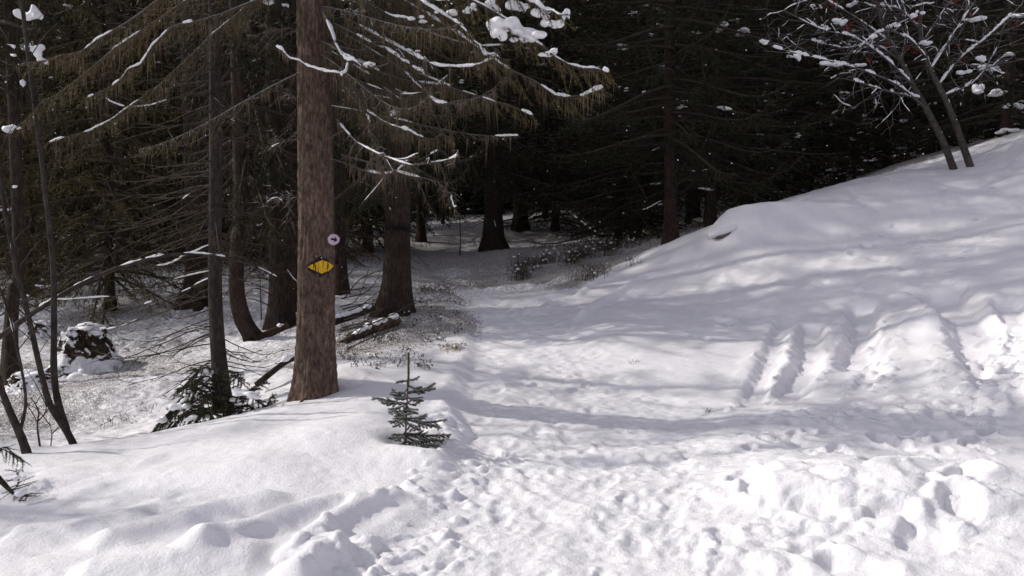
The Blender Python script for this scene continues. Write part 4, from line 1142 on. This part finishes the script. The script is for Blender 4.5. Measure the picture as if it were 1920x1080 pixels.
for k_, it in enumerate([[(386,697,7.15,.11,.06,5)],[(404,700,7.1,.06,.06,3)],[(348,760,7.0,.13,.11,6),(353,750,7.0,.08,.06,3)],[(337,738,7.05,.1,.06,4)],[(303,787,6.95,.10,.06,5)],[(362,785,6.9,.12,.05,5)],
                          [(456,735,7.0,.14,.06,6),(472,745,6.97,.10,.09,5)],[(440,750,7.05,.14,.04,5)],[(380,710,7.1,.08,.04,4)]]):
    pads('snow_pad', it, bush_o, bo, .011, 60 + k_)
mb = MB(); tube(mb, [P(424,806,7.0) - np.array(bo), P(418,770,7.05) - np.array(bo), P(412,730,7.15) - np.array(bo), P(408,690,7.3) - np.array(bo)], [.012, .012, .010, .007], 7); mb.build('bare_stem', M['bark_grey'], bush_o)
mb = MB()
for pl in ([(296,838,7.0),(310,810,7.02),(325,790,7.1)],[(285,840,7.05),(302,822,7.1),(312,805,7.1)],[(545,782,6.95),(560,758,7.05),(575,745,7.1)]):
    tube(mb, spline([P(*c) for c in pl], 6) - np.array(bo), [.011, .011, .010, .010, .009, .007], 6)
mb.build('dead_twigs', M['bark_grey'], bush_o)

# ------------------------------------------------------------------ thin leafless stems at the left
def stem_thing(name, label, cat, base, courses, m, snow=.0, twigs=10, seed=0, group=None):
    g = np.random.default_rng(seed); o0 = np.array(base); t = thing(name, label, cat, base, group=group); sn = MB()
    for pl, r0, r1 in courses:
        p = spline([P(*c) for c in pl], 22) - o0
        w = MB(); tube(w, p, np.linspace(r0, r1, 22) * (1 + .08 * fbm(np.arange(22) * .7, np.full(22, seed + .5), 720, 2)), 9); st = w.build('stem', m, t)
        if twigs:
            tw = MB(); q, tg, u, L = along(p, max(.05, L_ / twigs) if (L_ := np.linalg.norm(np.diff(p, axis=0), axis=1).sum()) else .1)
            for c, d, uu in zip(q, tg, u):
                if uu < .3: continue
                a = g.uniform(0, 6.28); dv = nrm(np.array([math.cos(a), math.sin(a) * .7, g.uniform(.0, .9)]) + d * .6); l = g.uniform(.12, .5)
                pp = spline([c, c + dv * l * .5 + np.array([0, 0, .02]), c + dv * l + np.array([0, 0, -.03])], 6)
                tube(tw, pp, np.linspace(.005, .0015, 6), 4, False)
                e = pp[2:5]; twigs3(tw, e, e + g.normal(0, .06, e.shape), .002)
            if not tw.empty(): tw.build('twigs', M['twig'], st, False)
        if snow: snow_along(sn, p, np.linspace(r0, r1, 22), g, snow, .7, 7)
    if not sn.empty(): sn.build('snow', M['snow'], t)
    return t
b = at(142, 842, 6.75)
stem_thing('alder_sapling', 'forked leafless sapling rising from the ridge in front of the stump', 'sapling', b, [
  ([(146,850,6.75),(125,808,6.8),(93,757,6.85),(73,682,6.9),(53,592,6.95),(31,507,7.0),(10,400,7.0),(-10,260,7.0)], .032, .014),
  ([(124,806,6.8),(110,760,6.9),(101,700,7.0),(101,600,7.05),(98,480,7.1),(72,250,7.15),(50,80,7.2),(36,-40,7.2)], .034, .016)], M['bark_grey'], .08, 26, 31)
b = at(50, 862, 6.2)
stem_thing('leaning_stem', 'leaning dark stem with snow in its fork at the left border', 'sapling', b, [
  ([(58,875,6.2),(40,820,6.2),(18,770,6.25),(0,722,6.3),(-25,640,6.3)], .036, .02),
  ([(36,815,6.2),(48,760,6.3),(42,700,6.35),(20,600,6.4),(0,540,6.45)], .014, .008)], M['bark_grey'], .25, 8, 32)
b = at(70, 842, 6.7)
stem_thing('bare_shoot', 'thin forked shoot between the leaning stem and the forked sapling', 'sapling', b, [
  ([(76,845,6.7),(70,800,6.7),(72,770,6.75),(58,745,6.8)], .009, .004), ([(71,790,6.72),(84,775,6.72),(88,755,6.75)], .006, .003), ([(95,838,6.75),(97,815,6.75),(93,790,6.75)], .005, .002)], M['twig'], 0, 3, 33)
# the arched stem bent over by snow
b0 = P(-70, 690, 7.3); b = (b0[0], b0[1], gz(b0[0], b0[1]))
stem_thing('arched_stem', 'long stem bowed over the hollow with a line of snow on it', 'sapling', b, [
  ([(-75,760,7.3),(-40,668,7.3),(40,602,7.3),(100,563,7.3),(160,528,7.3),(230,500,7.35),(290,483,7.4),(345,476,7.5),(400,479,7.6),(460,492,7.8),(520,520,8.0)], .029, .007)], M['bark_grey'], .6, 22, 34)
# little snowed-up spruce at the bottom left
b = at(25, 925, 5.05)
c_ = thing('snowed_twig', 'short dark stick with a snow capped spruce sprig at the left border', 'twig', b)
mb = MB(); tube(mb, spline([P(-30,870,5.1), P(5,905,5.08), P(24,925,5.05)], 8) - np.array(b), [.02, .02, .02, .018, .016, .014, .012, .010], 8); mb.build('stick', M['rot'], c_)
g = np.random.default_rng(6); w, f = MB(), MB()
for pl in ([(20,925,5.05),(35,905,5.0),(30,880,5.0)],[(20,925,5.05),(40,930,4.98),(58,925,4.95)],[(20,925,5.05),(25,940,4.95),(45,938,4.92)],[(0,840,5.2),(20,850,5.2),(45,866,5.2)],[(-10,850,5.2),(10,838,5.2),(30,860,5.2)]):
    bough(w, f, spline([P(*q) for q in pl], 8) - np.array(b), g, .004, tw=.8, nl=.016, nw=.003, step=.02, nstep=.006, per=3, hang=.3, start=.05)
w.build('twigs', M['twig'], c_, False); f.build('needles', M['needle_sap'], c_, False)
pads('snow_pad', [(38,895,4.97,.05,.09,4),(50,918,4.92,.09,.06,5),(30,880,5.0,.05,.05,3)], c_, b, .008, 8)

# ------------------------------------------------------------------ stumps
def stump(label, px, py, d, w, h, seed, cap=True):
    b = at(px, py, d); g = np.random.default_rng(seed)
    t = thing('tree_stump', label, 'stump', b)
    k = 56; n = 34; a = np.arange(k) * 2 * math.pi / k; zz = np.linspace(-.12, 1, n)
    A, Z = np.meshgrid(a, zz)
    top = 1 + .32 * fbm(np.cos(A) * 1.6 + seed, np.sin(A) * 1.6, 800, 3) + .10 * np.cos(A * 2 + seed)
    R_ = w * .5 * (.66 + .75 * np.exp(-np.clip(Z, 0, 1) * 2.0)) * (1 + .42 * fbm(np.cos(A) * 1.9 + seed, np.sin(A) * 1.9 + Z * 1.1, 801, 3) + .20 * fbm(np.cos(A) * 7, np.sin(A) * 7 + Z * 4, 802, 3))
    v = np.stack([R_ * np.cos(A), R_ * np.sin(A), Z * h * top], -1)
    mb = MB(); i = np.arange(n - 1)[:, None] * k; j = np.arange(k)[None]; j2 = (j + 1) % k
    mb.add(v, np.stack([i + j, i + j2, i + k + j2, i + k + j], -1).reshape(-1, 4))
    # broken top sloping inward
    prev = v[-1]; fr = [.75, .45, .0]
    for q in fr:
        c = prev.mean(0)
        nx = v[-1] * q + c * (1 - q); nx[:, 2] = v[-1][:, 2] * .93 - (1 - q) * .03 + .03 * fbm(nx[:, 0] * 9, nx[:, 1] * 9, 803, 2)
        mb.add(np.vstack([prev, nx]), np.array([[x, (x + 1) % k, k + (x + 1) % k, k + x] for x in range(k)])); prev = nx
    mb.build('wood', M['stump'], t)
    sn = MB()
    if cap:
        for _ in range(16):
            q = math.sqrt(g.uniform()) * .75; a_ = g.uniform(0, 6.28); s = g.uniform(.05, .12) * w
            blob(sn, (math.cos(a_) * q * w * .42, math.sin(a_) * q * w * .42, h * (1.0 + .10 * math.cos(a_ * 2 + seed)) + .0), (s * 1.9, s * 1.6, s * .55), g, 2, .2)
    for _ in range(60):
        a_ = g.uniform(0, 6.28); z = g.uniform(0, .95) ** 1.3; i_ = int((z + .12) / 1.12 * (n - 1)); j_ = int(a_ / 6.2832 * k) % k
        s = g.uniform(.008, .030) * (1.4 - z) * w / .6; c = v[i_, j_] * np.array([.99, .99, 1])
        blob(sn, c, (s * 1.6, s * 1.3, s * .8), g, 1, .3)
    for _ in range(26):
        a_ = g.uniform(0, 6.28); s = g.uniform(.05, .11) * w / .6; rr = w * g.uniform(.56, .72)
        blob(sn, (math.cos(a_) * rr, math.sin(a_) * rr, -.02), (s * 1.5, s * 1.3, s * .8), g, 2, .2)
    sn.build('snow', M['snow'], t); return t
stump('big rotten stump capped and speckled with snow in the hollow', 162, 690, 10.4, .58, .54, 3)
stump('low dark stump left of the big rotten stump', 62, 735, 9.2, .40, .20, 7)
stump('small dark stump behind the forked sapling near the left border', 75, 612, 12.6, .34, .24, 9)

# ------------------------------------------------------------------ rowan leaning over the bank
rb = np.array(at(1800, 316, 16.5))
row = thing('rowan_tree', 'leaning rowan of two stems with snowy branches and red berries on the bank', 'tree', rb)
g = np.random.default_rng(21)
berries = MB(); rsnow_main = []
def rlimb(p0, d0, L, r0, lvl, w, sn):
    n = 8; p = [p0]; d = d0
    for i_ in range(n - 1):
        d = nrm(d + g.normal(0, .13, 3) + np.array([0, 0, .03 if lvl < 2 else -.03])); p.append(p[-1] + d * L / (n - 1))
    p = np.array(p); tube(w, p, np.linspace(r0, r0 * .45, n), 6 if lvl < 2 else 4, False)
    if g.uniform() < .3: snow_along(sn, p, np.linspace(r0, r0 * .45, n), g, .30, 1.0, 5)
    if lvl < 4:
        for c in range(g.integers(2, 4)):
            i_ = g.integers(2, n); dd = nrm(d * .8 + g.normal(0, .6, 3) + np.array([-.15, -.1, .12])); rlimb(p[i_], dd, L * g.uniform(.45, .7), r0 * .5, lvl + 1, w, sn)
    elif g.uniform() < .03:
        e = p[-1]
        for _ in range(14): blob(berries, e + g.normal(0, .035, 3) + np.array([0, 0, -.04]), (.011,) * 3, g, 1, .0)
    if lvl >= 2 and g.uniform() < .02:
        c = p[g.integers(3, n)]
        for _ in range(4): 
            s = g.uniform(.025, .065); blob(sn, c + g.normal(0, .05, 3) * np.array([1, 1, .4]), (s * 1.5, s * 1.2, s * .8), g, 1, .25)
STEMS = [[(1790,322,16.5),(1768,265,16.5),(1740,210,16.5),(1715,165,16.5),(1690,115,16.5),(1660,60,16.5),(1640,-10,16.5)], [(1822,320,16.4),(1805,270,16.4),(1785,215,16.4),(1765,170,16.4),(1738,115,16.4),(1725,50,16.4),(1735,-40,16.4)]]
LIMBS = [[[(1738,206,16.5),(1690,165,16.2),(1640,140,16.0),(1570,118,15.8),(1500,102,15.7),(1448,88,15.6)], [(1712,160,16.5),(1660,110,16.3),(1600,70,16.2),(1540,55,16.0),(1470,20,15.9)], [(1690,115,16.5),(1640,85,16.7),(1580,90,16.8),(1520,75,16.9)], [(1675,85,16.5),(1600,30,16.6),(1530,-10,16.6)], [(1728,185,16.5),(1660,170,16.1),(1600,150,15.8)], [(1690,115,16.5),(1700,60,16.3),(1680,0,16.1)]],
         [[(1760,160,16.4),(1800,110,16.4),(1850,70,16.4),(1915,10,16.3)], [(1745,130,16.4),(1790,60,16.5),(1830,0,16.5)], [(1738,110,16.4),(1700,70,16.2),(1650,60,16.0),(1600,100,15.9)], [(1730,80,16.4),(1770,20,16.2),(1800,-20,16.1)], [(1770,180,16.4),(1830,150,16.3),(1870,90,16.2)], [(1728,60,16.4),(1690,20,16.5),(1650,10,16.6)]]]
for pl, lm in zip(STEMS, LIMBS):
    p = spline([P(*c) for c in pl], 24) - rb; w, sn = MB(), MB()
    rr = np.linspace(.075, .032, 24); tube(w, p, rr, 9); st = w.build('stem', M['branch_red'], row)
    snow_along(sn, p + np.array([.030, -.012, -.02]), rr * .6, g, .6, .9, 7)
    w2 = MB()
    for q in lm:
        p = spline([P(*c) for c in q], 14) - rb; tube(w2, p, np.linspace(.026, .009, 14), 6, False)
        snow_along(sn, p, np.linspace(.024, .009, 14), g, .62, 2.6, 7)
        for i_ in range(2, 14):
            for _ in range(1 + i_ % 2):
                dd = nrm(nrm(p[-1] - p[0]) * .5 + g.normal(0, .6, 3) + np.array([0, 0, .15])); rlimb(p[i_], dd, g.uniform(.35, .9), .009, 3, w2, sn)
    w2.build('branches', M['rowan_rime'], st); sn.build('snow', M['snow'], st)
pads('snow_pad', [(1498,105,15.65,.14,.20,5),(1560,120,15.8,.30,.10,8),(1620,122,15.9,.24,.08,6),(1575,40,16.1,.2,.16,6)], row, rb, .025, 31)
pads('snow_pad', [(1735,82,16.35,.22,.12,8),(1830,36,16.4,.28,.12,8)], row, rb, .025, 32)
if not berries.empty(): berries.build('berries', M['berry'], row)

# ------------------------------------------------------------------ snow covered rock on the bank
r_ = ray(1362, 440); r_ = r_ / r_[1]; dd_ = np.arange(12, 17, .02); qq = CAM[None] + dd_[:, None] * r_[None]
rp = qq[np.where(qq[:, 2] <= height(qq[:, 0], qq[:, 1]))[0][0]]; rz = float(rp[2])
rk = thing('snowy_rock', 'dark rock piece standing in for the shaded undercut below a snow lip in the bank hump', 'rock', (rp[0], rp[1], rz))
mb = MB(); v, f = ico(4); q = v * (1 + .16 * np.stack([fbm(v[:, 0] * 2.4 + 5, v[:, 1] * 2.4 + v[:, 2], 850, 3)], 1)) * np.array([.20, .13, .05]); q[:, 2] += q[:, 0] * .30; mb.add(q + np.array([.02, .06, .0]), f); mb.build('undercut_shade_stone', mat('undercut_shade_rock', m_plain((.13, .11, .105), .9, .3, 9)), rk)  # dark piece put in the undercut to read as its shadow
mb = MB(); v, f = ico(4); q = v * (1 + .14 * np.stack([fbm(v[:, 0] * 1.7 + 2, v[:, 1] * 1.7 + v[:, 2], 851, 3)], 1)) * np.array([.30, .20, .09]); q[:, 2] += q[:, 0] * .30; mb.add(q + np.array([.0, .14, .075]), f); mb.build('snow_lip', M['ground'], rk)

# ------------------------------------------------------------------ fallen wood
def log(label, pl, r0, r1, seed, m='bark', snow=.8, name='fallen_log', cat='log', k=10):
    pw = np.array([P(*c) for c in pl]); base = pw[0]; t = thing(name, label, cat, base); g = np.random.default_rng(seed)
    p = spline(pw, 18) - base; rr = np.linspace(r0, r1, 18) * (1 + .1 * fbm(np.arange(18) * .6, np.full(18, seed * 1.3), 870, 2))
    w = MB(); tube(w, p, rr, k); w.build('wood', M[m], t)
    if snow:
        sn = MB(); snow_along(sn, p, rr, g, snow, 1.4, 8)
        if not sn.empty(): sn.build('snow', M['snow'], t)
    return t
def gp(px, py, d, up=.03):
    q = P(px, py, d); return (px, py - 0, d)
log('bent fallen trunk lying in the shade right of the path', [(1060,392,27),(1100,425,25.5),(1135,443,24.5),(1215,436,24.5)], .05, .075, 1)
log('second fallen trunk leaning behind the bent one', [(1130,385,28),(1170,412,27),(1200,432,26)], .045, .05, 2)
log('snow covered log behind the foot of the blazed trunk', [(618,605,10.6),(660,592,10.9),(700,578,11.2)], .055, .05, 3)
log('thick broken bough leaning towards the foot of the blazed trunk', [(480,722,8.2),(505,702,8.3),(540,676,8.6),(580,660,8.9)], .03, .035, 4, snow=.35)
log('dark log lying in front of the flared spruce', [(642,645,9.8),(690,620,10.2),(745,600,10.6)], .05, .07, 5, m='rot', snow=.5)
log('short log resting by the hooked trunk', [(475,640,11.1),(505,625,11.4),(540,610,11.6)], .06, .05, 6, m='rot', snow=.3)

def brush(label, items, seed, name='brushwood', cat='brushwood'):
    b = items[0][0]; base = np.array(at(b[0], b[1], b[2])); t = thing(name, label, cat, base); g = np.random.default_rng(seed); 
    for pl in items:
        w = MB(); p = spline([P(*c) for c in pl], 10) - base; bough(w, None, p, g, .010, tw=.45, step=.07, hang=.1, start=.2, dead=True); w.build('branch', M['twig'], t, False)
brush('heap of dead boughs between the blazed trunk and the flared spruce', [[(640,590,11),(680,570,10.8),(730,530,10.6)],[(640,560,11),(690,545,10.8),(720,500,10.6)],[(640,615,10.5),(690,600,10.4),(740,560,10.2)],[(638,575,11),(670,560,10.5),(700,480,10.4)],
  [(645,600,10.6),(700,585,10.4),(735,572,10.2)],[(660,640,10),(680,610,9.9),(686,570,9.8)],[(640,548,11.4),(680,540,11.2),(712,536,11)],[(650,630,10.2),(690,600,10),(700,560,9.9)],[(640,530,11.4),(668,500,11.2),(705,470,11)],[(640,600,10.8),(676,585,10.6),(725,545,10.4)],[(642,580,10.9),(672,572,10.6),(715,560,10.4)],[(640,620,10.2),(672,612,10.1),(720,600,9.9)],[(700,640,9.7),(720,610,9.8),(765,585,9.9)],[(650,655,9.4),(700,632,9.5),(760,612,9.7)],[(690,610,10),(735,590,10.1),(790,560,10.2)],[(645,560,11),(680,520,10.8),(735,500,10.6)]], 61)
brush('dead boughs hanging low over the snow behind the slim trunk', [[(360,560,13),(300,545,12.5),(230,555,12)],[(362,540,13),(290,520,12.5),(215,525,12)],[(368,550,13),(320,560,12),(250,590,11.6)],[(365,520,13),(310,500,12.5),(240,505,12)],[(350,530,13.5),(280,540,13),(210,545,12.6)],[(365,500,13.5),(300,480,13),(220,480,12.6)]], 62)
brush('tangle of thin boughs between the hooked trunk and the stout spruce', [[(520,560,11.8),(480,540,11.5),(455,560,11.2)],[(520,530,11.8),(480,520,11.6),(450,530,11.4)],[(515,500,12),(485,490,11.8),(450,500,11.5)],[(490,600,11.5),(488,540,11.5),(485,470,11.5)],[(520,580,11.6),(470,560,11.4),(440,575,11.2)]], 63)

# ------------------------------------------------------------------ dwarf shrubs, tufts and sprigs
def shrub(name, label, cat, loc, n, h, spread, seed, m='shrub', snow=6, leaf=0, group=None):
    g = np.random.default_rng(seed); t = thing(name, label, cat, loc, group=group); w = MB()
    a = np.stack([g.normal(0, spread, n), g.normal(0, spread * .8, n), np.full(n, -.02)], 1); hh = h * g.uniform(.5, 1.2, n)
    mid = a + np.stack([g.normal(0, .12, n) * hh, g.normal(0, .12, n) * hh, hh * .55], 1); b = mid + np.stack([g.normal(0, .35, n) * hh, g.normal(0, .35, n) * hh, hh * .5], 1)
    c = mid + np.stack([g.normal(0, .4, n) * hh, g.normal(0, .4, n) * hh, hh * .35], 1)
    twigs3(w, a, mid + (mid - a) * .3, .0045); twigs3(w, mid, b, .003); twigs3(w, mid, c, .003)
    w.build('stems', M[m], t, False)
    if leaf:
        l = MB(); pp = np.concatenate([b, c, mid]); pp = np.repeat(pp, leaf, 0) + g.normal(0, .02, (len(pp) * leaf, 3)); needles(l, pp, g.normal(size=pp.shape), .032, .013, g, .6, .6, .1); l.build('leaves', M['leaf'], t, False)
    if snow:
        s_ = MB()
        for _ in range(snow):
            k = g.integers(n); s = g.uniform(.012, .032) * min(h, .25) / .2; blob(s_, (b[k] * .7 + mid[k] * .3) + np.array([0, 0, .0]), (s * 1.3, s * 1.1, s * .8), g, 1, .25)
        s_.build('snow', M['snow'], t)
    return t
G1 = 'dwarf shrubs on the rise right of the path'
g = np.random.default_rng(31)
for k_ in range(34):
    px = g.uniform(965, 1225); py = 497 - (px - 965) * .13 + g.uniform(-26, 12); d = 17.5 + (500 - py) * .06
    b = at(px, py, d); b = (b[0], b[1], gz(b[0], b[1])); shrub('dwarf_shrub', 'brown twiggy dwarf shrub on the rise right of the path', 'shrub', b, 30, g.uniform(.18, .34), .12, 100 + k_, snow=2, leaf=1, group=G1)
b = at(1108, 522, 15.0); shrub('dwarf_shrub', 'taller brown shrub at the lip of the path bank', 'shrub', b, 90, .42, .17, 201, snow=1)
b = at(1125, 527, 14.6); shrub('dwarf_shrub', 'small dark shrub on the lip, right of the taller brown one', 'shrub', b, 20, .2, .10, 202, snow=2)
b = at(1190, 498, 15.0); shrub('dwarf_shrub', 'snow covered shrub sticking out of the bank below the slender spruce', 'shrub', b, 16, .2, .07, 203, snow=5)
for k_, (px, py, d) in enumerate([(1265,450,16.8),(1282,444,16.8),(1305,438,16.6),(1240,462,16.4),(1318,430,16.4)]):
    b = at(px, py, d); shrub('dwarf_shrub', 'brown stalks along the crest between the slender spruce and the rock', 'shrub', b, 8, .32, .12, 210 + k_, m='shrub', snow=0, group='stalks along the bank crest')
G2 = 'leafy sprigs in the snow left of the path'
for k_ in range(70):
    px = g.uniform(645, 870); py = g.uniform(590, 700) + (760 - px) * .06; 
    if px > 800 and py > 660: continue
    q = on_base(px, py); b = (q[0], q[1], gz(q[0], q[1]) - .01); shrub('leafy_sprig', 'dark leafy sprig poking through the snow left of the path', 'sprig', b, int(g.integers(2, 5)), g.uniform(.05, .13), .04, 300 + k_, snow=int(g.integers(0, 2)), leaf=int(g.integers(1, 4)), group=G2)
for k_ in range(12):
    px = g.uniform(785, 872); py = g.uniform(545, 585); q = on_base(px, py); b = (q[0], q[1], gz(q[0], q[1]) - .01)
    shrub('dwarf_shrub', 'low shrub in the snow hump where the path narrows', 'shrub', b, 12, .16, .10, 400 + k_, snow=5, leaf=1, group='low shrubs where the path narrows')
for k_, (px, py, lb) in enumerate([(815,585,'withered grass clump right of the flared spruce'),(850,662,'flat green sprig on the left lip of the path'),(625,652,'pale grass by the right foot of the blazed trunk')]):
    q = on_base(px, py); b = (q[0], q[1], gz(q[0], q[1]) - .01); shrub('grass_tuft', lb, 'grass', b, 40, .13, .09, 450 + k_, m='grass', snow=2)
# green sprig heap right of the blazed trunk
q = on_base(690, 712); b = np.array((q[0], q[1], gz(q[0], q[1])))
t = thing('spruce_sprig', 'olive spruce sprig lying in the snow between the blazed trunk and the sapling', 'sprig', b)
for k_, pl in enumerate([[(650,690,8.1),(680,700,8.0),(712,725,7.9)],[(655,700,8.1),(690,715,7.95),(700,728,7.9)],[(660,690,8.1),(700,695,8.0),(735,708,7.9)],[(640,700,8.15),(670,715,8.0),(690,735,7.9)],[(690,690,8.1),(700,710,7.95),(722,715,7.9)]]):
    g2 = np.random.default_rng(480 + k_); w, f = MB(), MB(); bough(w, f, spline([P(*c) for c in pl], 9) - b, g2, .005, tw=.8, nl=.022, nw=.004, step=.03, nstep=.02, per=2, hang=.05, start=.1)
    o = w.build('branch', M['twig'], t, False); f.build('needles', M['needle_olive'], o, False)
mb = MB(); tube(mb, spline([P(705,690,8.0), P(720,700,7.9), P(736,712,7.8)], 6) - b, [.012] * 6, 6); mb.build('stick', M['bark_grey'], t)
for k_, (px, py, lb) in enumerate([(1185,680,'dark twig tip poking out of the smooth snow right of the path'),(1327,767,'brown twig tip poking out of the snow below the first groove')]):
    q = on_base(px, py); b = (q[0], q[1], gz(q[0], q[1]) - .005); shrub('twig_tip', lb, 'twig', b, 7, .075, .025, 470 + k_, m='shrub', snow=2)
for k_, (px, py, d) in enumerate([(230,795,7.9),(270,780,8.2),(205,805,7.8),(330,640,11.5),(300,600,13),(250,690,10.4)]):
    b = at(px, py, d); shrub('leafy_sprig', 'thin sprig in the snow of the hollow', 'sprig', b, 9, .12, .09, 490 + k_, snow=1, group='sprigs in the hollow')

# ------------------------------------------------------------------ snowflakes drifting in the air
g = np.random.default_rng(9); mb = MB()
for _ in range(170):
    d = g.uniform(3, 9); q = P(g.uniform(-50, 1970), g.uniform(-20, 760), d); s = d * g.uniform(.0002, .0007) 
    v, f = ico(1); mb.add(v * s + q, f)
tag(mb.build('snowflakes', M['snow']), 'fine snow crystals drifting in the air', 'snow', None, 'stuff')
